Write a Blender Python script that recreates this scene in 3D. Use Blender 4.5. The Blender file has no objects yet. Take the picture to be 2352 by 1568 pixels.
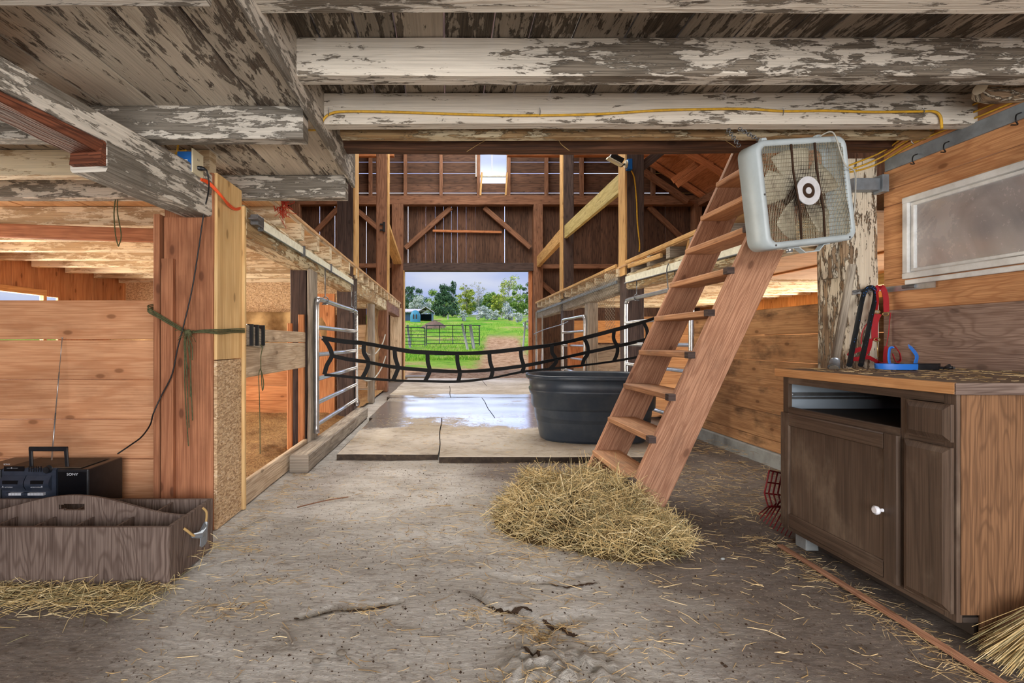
import bpy, bmesh, math, random
from mathutils import Vector, Matrix, noise
from math import sin, cos, pi, radians as R
S = bpy.context.scene
C = S.collection
# ------------------------------------------------------------------ camera
F = 1150.0; VX = 1028.0; VY = 785.0; HC = 1.05      # focal length in pixels, vanishing point of the aisle, eye height
cd = bpy.data.cameras.new('camera'); cam = bpy.data.objects.new('camera', cd); C.objects.link(cam)
cam.location = (0, 0, HC); cam.rotation_euler = (R(90), 0, 0)
cd.sensor_width = 36; cd.lens = F/2352*36; cd.shift_x = (1176-VX)/2352; cd.shift_y = (VY-784)/2352
cd.clip_start = .05; cd.clip_end = 500
S.camera = cam
# ------------------------------------------------------------------ exposure
vs = S.view_settings; vs.view_transform = 'Standard'; vs.look = 'None'; vs.gamma = 1; vs.use_curve_mapping = False
vs.exposure = 0.08
# ------------------------------------------------------------------ sky
W = bpy.data.worlds.new('sky'); S.world = W; W.use_nodes = True
nt = W.node_tree; nt.nodes.clear()
wo = nt.nodes.new('ShaderNodeOutputWorld'); bg = nt.nodes.new('ShaderNodeBackground'); tc = nt.nodes.new('ShaderNodeTexCoord')
sep = nt.nodes.new('ShaderNodeSeparateXYZ'); nt.links.new(tc.outputs['Generated'], sep.inputs[0])
rp = nt.nodes.new('ShaderNodeValToRGB'); nt.links.new(sep.outputs[2], rp.inputs[0])
e = rp.color_ramp.elements
e[0].position = 0.0; e[0].color = (.40, .50, .86, 1); e[1].position = .5; e[1].color = (.40, .48, .80, 1)
nz = nt.nodes.new('ShaderNodeTexNoise'); nz.inputs['Scale'].default_value = 3.2; nz.inputs['Detail'].default_value = 6
mpn = nt.nodes.new('ShaderNodeMapping'); mpn.inputs['Scale'].default_value = (1, 1, 3.5)
nt.links.new(tc.outputs['Generated'], mpn.inputs[0]); nt.links.new(mpn.outputs[0], nz.inputs['Vector'])
cr = nt.nodes.new('ShaderNodeValToRGB'); nt.links.new(nz.outputs[0], cr.inputs[0])
cr.color_ramp.elements[0].position = .42; cr.color_ramp.elements[1].position = .72
mx = nt.nodes.new('ShaderNodeMix'); mx.data_type = 'RGBA'
nt.links.new(cr.outputs[0], mx.inputs[0]); nt.links.new(rp.outputs[0], mx.inputs[6]); mx.inputs[7].default_value = (.72, .76, .90, 1)
nt.links.new(mx.outputs[2], bg.inputs[0]); 
st = nt.nodes.new('ShaderNodeMapRange'); st.interpolation_type = 'SMOOTHSTEP'; nt.links.new(sep.outputs[2], st.inputs[0])
st.inputs[1].default_value = .138; st.inputs[2].default_value = .160; st.inputs[3].default_value = 0; st.inputs[4].default_value = 1
st2 = nt.nodes.new('ShaderNodeMapRange'); st2.interpolation_type = 'SMOOTHSTEP'; nt.links.new(sep.outputs[2], st2.inputs[0])
st2.inputs[1].default_value = .25; st2.inputs[2].default_value = .34; st2.inputs[3].default_value = 5.0; st2.inputs[4].default_value = .25
mm = nt.nodes.new('ShaderNodeMath'); mm.operation = 'MULTIPLY_ADD'; nt.links.new(st.outputs[0], mm.inputs[0]); nt.links.new(st2.outputs[0], mm.inputs[1]); mm.inputs[2].default_value = .92
nt.links.new(mm.outputs[0], bg.inputs[1])     # an added bright sky band that whitens the wet mats, bluer above
nt.links.new(bg.outputs[0], wo.inputs[0])
# ------------------------------------------------------------------ sun, daylight and added fill lamps
sd = bpy.data.lights.new('sun', 'SUN'); so = bpy.data.objects.new('sun', sd); C.objects.link(so)
sd.energy = 3.0; sd.angle = R(1.5); sd.color = (1, .94, .82)
sdir = Vector((.62, .30, -.72)); so.rotation_euler = sdir.to_track_quat('-Z', 'Y').to_euler(); so.location = (-10, -10, 20)
def area(name, loc, target, sx, sy, power, col):
    l = bpy.data.lights.new(name, 'AREA'); o = bpy.data.objects.new(name, l); C.objects.link(o)
    l.shape = 'RECTANGLE'; l.size = sx; l.size_y = sy; l.energy = power; l.color = col
    o.location = loc; o.rotation_euler = (Vector(target)-Vector(loc)).to_track_quat('-Z', 'Y').to_euler()
    return o
area('daylight_doorway_behind', (.5, -2.4, 1.25), (.3, 6, .9), 4.2, 2.0, 250, (1, .97, .93))
area('nave_fill', (.55, 8.6, 7.0), (.55, 8.6, 0), 3.4, 9.0, 560, (1, .97, .92))  # fill lamp added under the closed roof, which has no skylights
area('left_window_and_fill', (-5.6, 4.6, 1.35), (-1.5, 4.2, 1.0), 4.0, 1.1, 520, (1, .9, .74))
area('left_window_and_fill', (-5.6, 9.6, 1.35), (-1.5, 9.2, 1.0), 5.0, 1.1, 330, (1, .88, .70))  # lamp added for the farther left stall, its window unseen
area('right_stall_fill', (6.7, 9.2, 1.3), (2.4, 9.0, 1.0), 6.0, 1.2, 240, (1, .92, .78))  # fill lamp added inside the right wall, no window seen
area('right_stall_fill', (6.7, 4.4, 1.3), (2.9, 4.6, 1.4), 2.4, 1.2, 140, (1, .95, .84))  # second added fill lamp for the right stalls

# ================================================================== helpers
def at(x, y, Y): return Vector(((x-VX)*Y/F, Y, HC+(VY-y)*Y/F))       # photo pixel at true distance Y -> point
def lin(c):
    return tuple(((v/255)/12.92 if v/255 <= .04045 else ((v/255+.055)/1.055)**2.4) for v in c)+(1,)
def tag(o, label=None, cat=None, group=None, kind=None):
    if label: o['label'] = label
    if cat: o['category'] = cat
    if group: o['group'] = group
    if kind: o['kind'] = kind
    return o
def thing(name, label, cat, loc, group=None, rot=None):
    o = bpy.data.objects.new(name, None); C.objects.link(o); o.location = loc; o.empty_display_size = .1
    if rot: o.rotation_euler = rot
    return tag(o, label, cat, group)
class MB:
    def __init__(s): s.v = []; s.f = []; s.uv = []; s.sm = []
    def face(s, idx, uvs, sm=False): s.f.append(idx); s.uv.append(uvs); s.sm.append(sm)
    def bar(s, p0, p1, w, h, up=(0, 0, 1), seg=1, amp=0.0, ch=.004, seed=None, taper=1.0):
        p0 = Vector(p0); p1 = Vector(p1); d = p1-p0; L = d.length; d = d/L; up = Vector(up)
        side = d.cross(up)
        if side.length < 1e-4: side = d.cross(Vector((0, 1, 0)))
        side.normalize(); u2 = side.cross(d)
        a = w/2; b = h/2; c = min(ch, a*.6, b*.6)
        ring = [(-a, -b+c), (-a, b-c), (-a+c, b), (a-c, b), (a, b-c), (a, -b+c), (a-c, -b), (-a+c, -b)]
        if seed is None: seed = random.random()*100
        base = len(s.v)
        for i in range(seg+1):
            t = i/seg; k = 1+(taper-1)*t
            o = p0+d*(L*t)
            for j, (x, y) in enumerate(ring):
                if amp:
                    q = noise.noise(Vector((L*t*1.3+seed, (j//2)*3.7, seed)))*amp + noise.noise(Vector((L*t*6+seed, j*1.7, seed+9)))*amp*.4
                    q2 = noise.noise(Vector((L*t*.7-seed, (j//2)*5.1, seed+4)))*amp
                else: q = q2 = 0
                s.v.append(o+side*(x*k+q)+u2*(y*k+q2))
        per = [0]
        for j in range(8):
            x0, y0 = ring[j]; x1, y1 = ring[(j+1) % 8]; per.append(per[-1]+math.hypot(x1-x0, y1-y0))
        for i in range(seg):
            for j in range(8):
                k = (j+1) % 8
                i0 = base+i*8
                s.face((i0+j, i0+8+j, i0+8+k, i0+k), ((L*i/seg, per[j]), (L*(i+1)/seg, per[j]), (L*(i+1)/seg, per[j+1]), (L*i/seg, per[j+1])), False)
        s.face(tuple(base+j for j in range(8)), tuple((x*.3+7, y) for x, y in ring))
        s.face(tuple(base+seg*8+j for j in reversed(range(8))), tuple((x*.3+9, y) for x, y in reversed(ring)))
        return s
    def box(s, x0, x1, y0, y1, z0, z1, ax=None, seg=1, amp=0, ch=.003, seed=None):
        dx, dy, dz = x1-x0, y1-y0, z1-z0; cx, cy, cz = (x0+x1)/2, (y0+y1)/2, (z0+z1)/2
        if ax is None: ax = 'xyz'[max(range(3), key=lambda i: (dx, dy, dz)[i])]
        if ax == 'x': return s.bar((x0, cy, cz), (x1, cy, cz), dy, dz, (0, 0, 1), seg, amp, ch, seed)
        if ax == 'y': return s.bar((cx, y0, cz), (cx, y1, cz), dx, dz, (0, 0, 1), seg, amp, ch, seed)
        return s.bar((cx, cy, z0), (cx, cy, z1), dx, dy, (0, 1, 0), seg, amp, ch, seed)
    def tube(s, pts, r, n=8, closed=False, caps=True, sm=True):
        pts = [Vector(p) for p in pts]; m = len(pts)
        rs = r if isinstance(r, (list, tuple)) else [r]*m
        base = len(s.v); ref = None; L = 0; Ls = []
        for i, p in enumerate(pts):
            if closed: t = (pts[(i+1) % m]-pts[i-1])
            else: t = pts[min(i+1, m-1)]-pts[max(i-1, 0)]
            if t.length < 1e-9: t = Vector((0, 0, 1))
            t.normalize()
            if ref is None:
                ref = t.cross(Vector((0, 0, 1)))
                if ref.length < .1: ref = t.cross(Vector((0, 1, 0)))
            ref = ref-t*ref.dot(t)
            if ref.length < 1e-6: ref = t.orthogonal()
            ref.normalize(); b = t.cross(ref)
            for k in range(n):
                a = 2*pi*k/n; s.v.append(p+(ref*cos(a)+b*sin(a))*rs[i])
            if i: L += (pts[i]-pts[i-1]).length
            Ls.append(L)
        per = 2*pi*max(rs)
        for i in range(m if closed else m-1):
            j = (i+1) % m
            for k in range(n):
                l = (k+1) % n
                u0 = Ls[i]; u1 = Ls[j] if j else L+.01
                s.face((base+i*n+k, base+j*n+k, base+j*n+l, base+i*n+l), ((u0, per*k/n), (u1, per*k/n), (u1, per*(k+1)/n), (u0, per*(k+1)/n)), sm)
        if caps and not closed:
            s.face(tuple(base+k for k in reversed(range(n))), tuple((0, 0) for k in range(n)))
            s.face(tuple(base+(m-1)*n+k for k in range(n)), tuple((0, 0) for k in range(n)))
        return s
    def strap(s, pts, w, th, wd):
        """flat band through pts, wide along wd (vector or list), th thick"""
        pts = [Vector(p) for p in pts]; m = len(pts); base = len(s.v); L = 0
        for i, p in enumerate(pts):
            t = (pts[min(i+1, m-1)]-pts[max(i-1, 0)]).normalized()
            q = Vector(wd[i] if isinstance(wd, list) else wd); q = (q-t*q.dot(t)).normalized(); nn = t.cross(q)
            ww = w[i] if isinstance(w, (list, tuple)) else w
            for a, b in ((-1, -1), (1, -1), (1, 1), (-1, 1)): s.v.append(p+q*(a*ww/2)+nn*(b*th/2))
        for i in range(m-1):
            l0 = L; L += (pts[i+1]-pts[i]).length
            for k in range(4):
                l = (k+1) % 4; i0 = base+i*4
                s.face((i0+k, i0+4+k, i0+4+l, i0+l), ((l0, k*.02), (L, k*.02), (L, k*.02+.02), (l0, k*.02+.02)))
        s.face((base+3, base+2, base+1, base), ((0, 0),)*4); e0 = base+(m-1)*4; s.face((e0, e0+1, e0+2, e0+3), ((0, 0),)*4)
        return s
    def grid(s, fn, nu, nv, closed_u=False, sm=True, uvs=1.0):
        base = len(s.v)
        for j in range(nv+1):
            for i in range(nu if closed_u else nu+1): s.v.append(Vector(fn(i/nu, j/nv)))
        W_ = nu if closed_u else nu+1
        for j in range(nv):
            for i in range(nu):
                k = (i+1) % W_ if closed_u else i+1
                s.face((base+j*W_+i, base+j*W_+k, base+(j+1)*W_+k, base+(j+1)*W_+i), ((i/nu*uvs, j/nv*uvs), ((i+1)/nu*uvs, j/nv*uvs), ((i+1)/nu*uvs, (j+1)/nv*uvs), (i/nu*uvs, (j+1)/nv*uvs)), sm)
        return s
    def poly(s, outline, n, th, up=False):
        """prism: outline = list of points (one plane), n = extrusion vector direction, th = thickness"""
        n = Vector(n).normalized()*th; m = len(outline); base = len(s.v)
        for p in outline: s.v.append(Vector(p))
        for p in outline: s.v.append(Vector(p)+n)
        uv = [(Vector(p).z, Vector(p).x+Vector(p).y) if up else (Vector(p).x+Vector(p).y, Vector(p).z) for p in outline]
        s.face(tuple(base+i for i in reversed(range(m))), tuple(reversed(uv)))
        s.face(tuple(base+m+i for i in range(m)), tuple(uv))
        for i in range(m):
            j = (i+1) % m
            s.face((base+i, base+j, base+m+j, base+m+i), (uv[i], uv[j], (uv[j][0], uv[j][1]+th), (uv[i][0], uv[i][1]+th)))
        return s
    def sphere(s, c, r, n=10, m=6, sc=(1, 1, 1)):
        c = Vector(c)
        return s.grid(lambda u, v: c+Vector((r*sc[0]*sin(pi*v)*cos(2*pi*u), r*sc[1]*sin(pi*v)*sin(2*pi*u), r*sc[2]*cos(pi*(1-v)))), n, m, True)
    def out(s, name, mat, parent=None, label=None, cat=None, group=None, kind=None, bevel=0, local=False, solid=0, weld=False):
        me = bpy.data.meshes.new(name)
        if local: org = Vector((0, 0, 0))
        elif parent is not None:
            org = Vector((0, 0, 0))
            p = parent
            while p is not None: org = org+p.location; p = p.parent
        else:
            xs = [v.x for v in s.v]; ys = [v.y for v in s.v]; zs = [v.z for v in s.v]
            org = Vector(((min(xs)+max(xs))/2, (min(ys)+max(ys))/2, min(zs)))
        me.from_pydata([tuple(v-org) for v in s.v], [], s.f)
        ul = me.uv_layers.new(name='UVMap'); flat = []
        for u in s.uv:
            for q in u: flat.extend(q)
        ul.data.foreach_set('uv', flat)
        me.polygons.foreach_set('use_smooth', s.sm)
        me.materials.append(mat); me.update()
        if weld:
            bm_ = bmesh.new(); bm_.from_mesh(me); bmesh.ops.remove_doubles(bm_, verts=bm_.verts, dist=1e-5); bm_.to_mesh(me); bm_.free()
        o = bpy.data.objects.new(name, me); C.objects.link(o)
        if parent is not None: o.parent = parent
        elif not local: o.location = org
        if bevel:
            b = o.modifiers.new('bevel', 'BEVEL'); b.width = bevel; b.segments = 2; b.limit_method = 'ANGLE'; b.angle_limit = R(40)
        if solid:
            b = o.modifiers.new('solid', 'SOLIDIFY'); b.thickness = solid
        return tag(o, label, cat, group, kind)
def smooth(pts, n=8, closed=False):
    """Catmull-Rom through pts"""
    pts = [Vector(p) for p in pts]; m = len(pts); out = []
    for i in range(m if closed else m-1):
        if closed: a, b, c, d = pts[i-1], pts[i], pts[(i+1) % m], pts[(i+2) % m]
        else: a, b, c, d = pts[max(i-1, 0)], pts[i], pts[i+1], pts[min(i+2, m-1)]
        for k in range(n):
            t = k/n; out.append(.5*((2*b)+(c-a)*t+(2*a-5*b+4*c-d)*t*t+(3*b-a-3*c+d)*t**3))
    if not closed: out.append(pts[-1])
    return out
# ------------------------------------------------------------------ node helpers
class NT:
    def __init__(s, name):
        s.m = bpy.data.materials.new(name); s.m.use_nodes = True; s.t = s.m.node_tree; s.t.nodes.clear()
        s.o = s.t.nodes.new('ShaderNodeOutputMaterial'); s.b = s.t.nodes.new('ShaderNodeBsdfPrincipled'); s.l(s.b.outputs[0], s.o.inputs[0])
    def n(s, t): return s.t.nodes.new(t)
    def l(s, a, b): s.t.links.new(a, b)
    def put(s, sock, v):
        if hasattr(v, 'links'): s.l(v, sock)
        else: sock.default_value = v
    def math(s, op, a, b=0.0, c=None, clamp=False):
        q = s.n('ShaderNodeMath'); q.operation = op; q.use_clamp = clamp; s.put(q.inputs[0], a); s.put(q.inputs[1], b)
        if c is not None: s.put(q.inputs[2], c)
        return q.outputs[0]
    def comb(s, x, y, z):
        q = s.n('ShaderNodeCombineXYZ'); s.put(q.inputs[0], x); s.put(q.inputs[1], y); s.put(q.inputs[2], z); return q.outputs[0]
    def noise(s, vec, scale, detail=3, rough=.5, dist=0.0):
        q = s.n('ShaderNodeTexNoise'); s.l(vec, q.inputs['Vector']); q.inputs['Scale'].default_value = scale
        q.inputs['Detail'].default_value = detail; q.inputs['Roughness'].default_value = rough; q.inputs['Distortion'].default_value = dist
        return q.outputs[0]
    def vor(s, vec, scale, feat='F1', rnd=1.0, dim='3D'):
        q = s.n('ShaderNodeTexVoronoi'); q.voronoi_dimensions = dim; q.feature = feat; s.l(vec, q.inputs['Vector']); q.inputs['Scale'].default_value = scale
        q.inputs['Randomness'].default_value = rnd; return q.outputs[0]
    def ss(s, v, a, b, lo=0.0, hi=1.0):
        q = s.n('ShaderNodeMapRange'); q.interpolation_type = 'SMOOTHSTEP'; s.put(q.inputs[0], v)
        q.inputs[1].default_value = a; q.inputs[2].default_value = b; q.inputs[3].default_value = lo; q.inputs[4].default_value = hi
        return q.outputs[0]
    def mix(s, f, a, b, mode='MIX'):
        q = s.n('ShaderNodeMix'); q.data_type = 'RGBA'; q.blend_type = mode; s.put(q.inputs[0], f); s.put(q.inputs[6], a); s.put(q.inputs[7], b)
        return q.outputs[2]
    def bump(s, h, strength=.4, dist=.01):
        q = s.n('ShaderNodeBump'); q.inputs['Strength'].default_value = strength; q.inputs['Distance'].default_value = dist
        s.l(h, q.inputs['Height']); s.l(q.outputs[0], s.b.inputs['Normal'])
def wood(name, c1, c2, rings=7.0, rough=.75, paint=None, peel=.45, knots=.6, dirt=None, dirtamt=.0, var=.25, bump=.35, cross=7.0):
    """c1 = light wood, c2 = dark grain; the u texture axis runs along each board"""
    t = NT(name)
    uv = t.n('ShaderNodeUVMap'); sp = t.n('ShaderNodeSeparateXYZ'); t.l(uv.outputs[0], sp.inputs[0])
    geo = t.n('ShaderNodeNewGeometry'); rnd = geo.outputs['Random Per Island']
    ob = t.n('ShaderNodeObjectInfo'); z = t.math('MULTIPLY_ADD', rnd, 61.0, t.math('MULTIPLY', ob.outputs['Random'], 37.0))
    u, v = sp.outputs[0], sp.outputs[1]
    v1 = t.comb(t.math('MULTIPLY', u, .9), t.math('MULTIPLY', v, cross), z)
    n1 = t.noise(v1, 1.0, 3, .5, .2)
    rg = t.math('PINGPONG', t.math('MULTIPLY', n1, rings), .5); rg = t.ss(rg, .0, .30)
    v2 = t.comb(t.math('MULTIPLY', u, 3.0), t.math('MULTIPLY', v, 210.0), z)
    n2 = t.noise(v2, 1.0, 3, .6)
    col = t.mix(t.math('MULTIPLY', t.math('SUBTRACT', 1.0, rg), .55), lin(c1), lin(c2))
    col = t.mix(t.ss(n2, .40, .64, 0, .75), col, lin(c2))
    big = t.noise(t.comb(t.math('MULTIPLY', u, 1.2), t.math('MULTIPLY', v, 3.0), z), 1.0, 3, .6)
    if knots:
        kd = t.vor(t.comb(t.math('MULTIPLY_ADD', u, 2.0, t.math('MULTIPLY', z, 7.31)), t.math('MULTIPLY_ADD', v, 4.2, t.math('MULTIPLY', z, 3.77)), 0.0), 1.0, dim='2D')
        kn = t.ss(kd, .035, .075, 1, 0); col = t.mix(t.math('MULTIPLY', kn, knots), col, tuple(x*.25 for x in lin(c2)[:3])+(1,))
        ring = t.ss(kd, .07, .22, 1, 0); col = t.mix(t.math('MULTIPLY', ring, knots*.5), col, lin(c2))
    h = t.math('ADD', t.math('MULTIPLY', n2, .5), t.math('MULTIPLY', rg, .3))
    ro = rough
    if paint:
        pn = t.noise(t.comb(t.math('MULTIPLY', u, 6.0), t.math('MULTIPLY', v, 26.0), z), 1.0, 8, .74, .3)
        pb = t.noise(t.comb(t.math('MULTIPLY', u, 1.1), t.math('MULTIPLY', v, 3.0), z), 1.0, 2, .5)
        pm = t.ss(t.math('ADD', t.math('MULTIPLY', pn, .8), t.math('MULTIPLY', pb, .36)), peel-.01, peel+.03)
        pcol = t.mix(t.ss(t.noise(v2, .5, 3, .6), .35, .75, 0, .42), lin(paint), tuple(x*.5 for x in lin(paint)[:3])+(1,))
        col = t.mix(pm, col, pcol)
        h = t.math('ADD', h, t.math('MULTIPLY', pm, .8))
    if dirt:
        dm = t.ss(t.noise(t.comb(t.math('MULTIPLY', u, 2.0), t.math('MULTIPLY', v, 4.0), t.math('ADD', z, 5.0)), 1.0, 5, .65), .5, .72, 0, dirtamt)
        col = t.mix(dm, col, lin(dirt))
    vv = t.math('ADD', t.math('MULTIPLY', rnd, var), 1-var*.6); vv = t.math('MULTIPLY', vv, t.ss(big, .2, .8, .82, 1.12))
    g = t.n('ShaderNodeCombineColor'); [t.l(vv, g.inputs[i]) for i in range(3)]
    col = t.mix(1.0, col, g.outputs[0], 'MULTIPLY')
    t.l(col, t.b.inputs['Base Color']); t.b.inputs['Roughness'].default_value = ro; t.b.inputs['Specular IOR Level'].default_value = .25
    t.bump(h, bump, .006)
    return t.m
def plain(name, c, rough=.5, metal=0.0, spec=.5, nscale=0, namt=.3, c2=None, bump=0, emit=0, alpha=None, trans=0):
    t = NT(name); col = lin(c)
    if nscale:
        tc_ = t.n('ShaderNodeTexCoord'); nn = t.noise(tc_.outputs['Object'], nscale, 6, .65)
        cc = t.mix(t.ss(nn, .35, .7, 0, namt), col, lin(c2) if c2 else tuple(x*.35 for x in col[:3])+(1,))
        t.l(cc, t.b.inputs['Base Color'])
        if bump: t.bump(nn, bump, .01)
    else: t.b.inputs['Base Color'].default_value = col
    t.b.inputs['Roughness'].default_value = rough; t.b.inputs['Metallic'].default_value = metal; t.b.inputs['Specular IOR Level'].default_value = spec
    if trans: t.b.inputs['Transmission Weight'].default_value = trans
    return t.m
M = {}
M['joist_white'] = wood('painted_joist', (138, 128, 114), (84, 76, 66), paint=(214, 206, 192), peel=.525, knots=.2, var=.1, bump=.8)
M['joist_worn'] = wood('worn_painted_wood', (140, 134, 124), (96, 90, 80), paint=(212, 206, 194), peel=.575, knots=.3, var=.12, bump=.8)
M['ceil_dark'] = wood('ceiling_board', (104, 94, 82), (56, 49, 42), paint=(166, 156, 142), peel=.55, knots=.4, var=.4, bump=.8)
M['ceil_left'] = wood('lower_ceiling_board', (122, 110, 98), (72, 62, 52), paint=(194, 184, 168), peel=.53, knots=.3, var=.2, bump=.9)
M['joist_cream'] = wood('cream_joist', (200, 176, 140), (156, 128, 94), paint=(232, 216, 184), peel=.56, knots=.2, var=.12, bump=.5)
M['pine'] = wood('orange_pine_board', (222, 168, 126), (188, 128, 88), knots=.9, var=.12, rings=5, dirt=(110, 72, 50), dirtamt=.25)
M['pine_red'] = wood('red_pine_board', (208, 146, 98), (164, 102, 62), knots=.7, var=.3, rings=5)
M['post_brown'] = wood('brown_post_board', (176, 120, 86), (134, 84, 58), knots=.9, var=.12, rings=6, dirt=(70, 44, 32), dirtamt=.3)
M['post_pale'] = wood('pale_post_board', (232, 198, 142), (206, 164, 108), knots=.8, var=.1, rings=4)
M['pale_edge'] = wood('pale_sawn_and_lit_wood', (226, 186, 124), (176, 130, 78), knots=.5, var=.1, rings=9, cross=10)
M['dark_old'] = wood('dark_old_and_backlit_timber', (92, 76, 70), (52, 42, 40), knots=.5, var=.2, bump=.6)
M['barn_dark'] = wood('dark_barn_board', (112, 82, 64), (62, 44, 36), knots=.5, var=.5, bump=.5)
M['barn_red'] = wood('reddish_barn_timber', (150, 108, 82), (98, 66, 48), knots=.5, var=.2, bump=.6)
M['rafter'] = wood('orange_rafter', (206, 138, 92), (154, 92, 56), knots=.4, var=.25)
M['beam_worn'] = wood('whitewashed_beam', (196, 166, 122), (138, 108, 76), paint=(226, 212, 178), peel=.575, knots=.3, var=.12, bump=1.0)
M['weathered'] = wood('weathered_plank', (224, 204, 176), (168, 142, 114), knots=.7, var=.12, dirt=(112, 90, 70), dirtamt=.4, bump=.6)
M['grey_wood'] = wood('grey_timber', (178, 168, 152), (118, 108, 96), knots=.3, var=.15, dirt=(92, 78, 66), dirtamt=.5, bump=.8)
M['whitewash_post'] = wood('flaking_whitewashed_post', (166, 142, 114), (104, 82, 62), paint=(216, 204, 182), peel=.57, knots=.5, var=.1, bump=1.2)
M['stair'] = wood('stair_fir', (190, 144, 114), (142, 98, 74), knots=.7, var=.1, rings=16, cross=7, dirt=(104, 78, 64), dirtamt=.4)
M['tread'] = wood('stair_tread_fir', (200, 152, 112), (156, 110, 80), knots=.3, var=.2, rings=8, dirt=(124, 108, 94), dirtamt=.55)
M['ply_orange'] = wood('fir_plywood', (214, 160, 112), (172, 116, 76), knots=.9, var=.08, rings=18, cross=4.5, dirt=(104, 70, 48), dirtamt=.25)
M['ply_grey'] = wood('stained_plywood', (176, 150, 134), (124, 98, 84), knots=.5, var=.08, rings=22, cross=4.0, dirt=(112, 88, 76), dirtamt=.45)
M['wall_plank'] = wood('stained_wall_plank', (206, 160, 114), (158, 112, 74), knots=.8, var=.2, rings=6, dirt=(78, 60, 44), dirtamt=.75)
M['cab_dark'] = wood('dark_stained_cabinet_wood', (100, 82, 68), (72, 58, 48), knots=0, var=.06, rings=5, cross=10, rough=.5, bump=.15, dirt=(140, 122, 104), dirtamt=.6)
M['cab_oak'] = wood('oak_veneer', (136, 100, 70), (88, 62, 42), knots=0, var=.04, rings=22, cross=6, rough=.55, bump=.2)
M['edge_wood'] = wood('counter_edge_wood', (224, 170, 116), (190, 134, 84), knots=.1, var=.05, rings=4, dirt=(120, 88, 62), dirtamt=.4)
M['counter_top'] = wood('dusty_counter_top', (136, 120, 104), (108, 92, 78), knots=0, var=.05, rings=3, dirt=(92, 78, 66), dirtamt=.5)
M['crate'] = wood('crate_plywood', (124, 108, 98), (78, 62, 54), knots=.2, var=.06, rings=26, cross=3.5, bump=.5)
M['rot'] = wood('rotten_wood', (128, 76, 54), (62, 36, 26), knots=.3, var=.2, bump=1.2, rings=14)
M['log'] = wood('dark_hewn_beam', (116, 82, 62), (58, 42, 34), knots=.4, var=.05, bump=.8, rings=5)
M['ply_pale'] = wood('pale_ceiling_plywood', (214, 176, 132), (184, 142, 98), knots=.2, var=.06, rings=9, cross=2.5)
M['tan_board'] = wood('tan_board', (220, 168, 112), (184, 126, 76), knots=.5, var=.1)
M['yellow_board'] = wood('yellowish_plank', (206, 190, 130), (160, 142, 86), knots=.4, var=.1)
def osb():
    t = NT('oriented_strand_board'); uv = t.n('ShaderNodeTexCoord')
    a = t.n('ShaderNodeTexVoronoi'); mp = t.n('ShaderNodeMapping'); mp.inputs['Scale'].default_value = (14, 9, 30); mp.inputs['Rotation'].default_value = (.6, .2, .3)
    t.l(uv.outputs['Object'], mp.inputs[0]); dd = t.noise(uv.outputs['Object'], 9, 3); 
    sm = t.n('ShaderNodeVectorMath'); sm.operation = 'ADD'; t.l(mp.outputs[0], sm.inputs[0]); t.l(t.comb(t.math('MULTIPLY', dd, 2.2), 0.0, t.math('MULTIPLY', dd, -1.8)), sm.inputs[1])
    t.l(sm.outputs[0], a.inputs['Vector'])
    g = t.n('ShaderNodeSeparateColor'); t.l(a.outputs['Color'], g.inputs[0])
    col = t.mix(g.outputs[0], lin((222, 192, 150)), lin((150, 116, 82))); col = t.mix(t.ss(g.outputs[1], .8, 1, 0, .7), col, lin((236, 216, 184)))
    t.l(col, t.b.inputs['Base Color']); t.b.inputs['Roughness'].default_value = .8; t.bump(g.outputs[0], .4, .004); return t.m
M['osb'] = osb()
def grille_mat():
    t = NT('grimy_fan_grille'); tc_ = t.n('ShaderNodeTexCoord'); sp = t.n('ShaderNodeSeparateXYZ'); t.l(tc_.outputs['Object'], sp.inputs[0])
    r2 = t.math('SQRT', t.math('ADD', t.math('POWER', sp.outputs[0], 2.0), t.math('POWER', sp.outputs[2], 2.0)))
    n = t.noise(tc_.outputs['Object'], 14, 5, .7); d = t.math('ADD', r2, t.math('MULTIPLY', t.math('SUBTRACT', n, .5), .22))
    col = t.mix(t.ss(d, .09, .17), lin((50, 38, 28)), lin((150, 142, 120))); col = t.mix(t.ss(n, .5, .66, 0, .7), col, lin((76, 60, 44)))
    t.l(col, t.b.inputs['Base Color']); t.b.inputs['Roughness'].default_value = .4; t.b.inputs['Metallic'].default_value = .3; return t.m
def cloth(name, c, c2):
    t = NT(name); tc_ = t.n('ShaderNodeTexCoord'); q = t.noise(tc_.outputs['Object'], 3, 5, .6)
    t.l(t.mix(t.ss(q, .35, .65), lin(c), lin(c2)), t.b.inputs['Base Color']); t.b.inputs['Roughness'].default_value = .9; t.bump(q, .5, .05); return t.m
M['tarp'] = cloth('canvas_tarp', (178, 146, 100), (122, 92, 56))
M['steel'] = plain('galvanised_steel', (190, 192, 194), .32, .85, .5, 14, .4, (120, 118, 112))
M['steel_dark'] = plain('dull_steel', (120, 124, 128), .4, .8, .5, 20, .5, (80, 70, 60))
M['zinc'] = plain('grey_sheet_metal', (142, 152, 160), .5, .35, .4, 9, .5, (92, 90, 90), .15)
M['track'] = plain('cream_painted_track', (238, 238, 218), .55, 0, .4, 22, .35, (150, 146, 120))
M['white_paint'] = plain('white_window_paint', (222, 222, 220), .5, 0, .4, 16, .3, (150, 144, 132), .2)
M['tub'] = plain('black_rubber_tub', (46, 56, 68), .38, 0, .45, 7, .35, (84, 88, 90), .08)
M['web'] = plain('black_nylon_webbing', (22, 24, 26), .7, 0, .3)
M['black_rope'] = plain('black_rope', (20, 24, 28), .75, 0, .3)
M['black_plastic'] = plain('black_plastic', (22, 25, 30), .35, 0, .5, 30, .2, (60, 60, 60))
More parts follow.
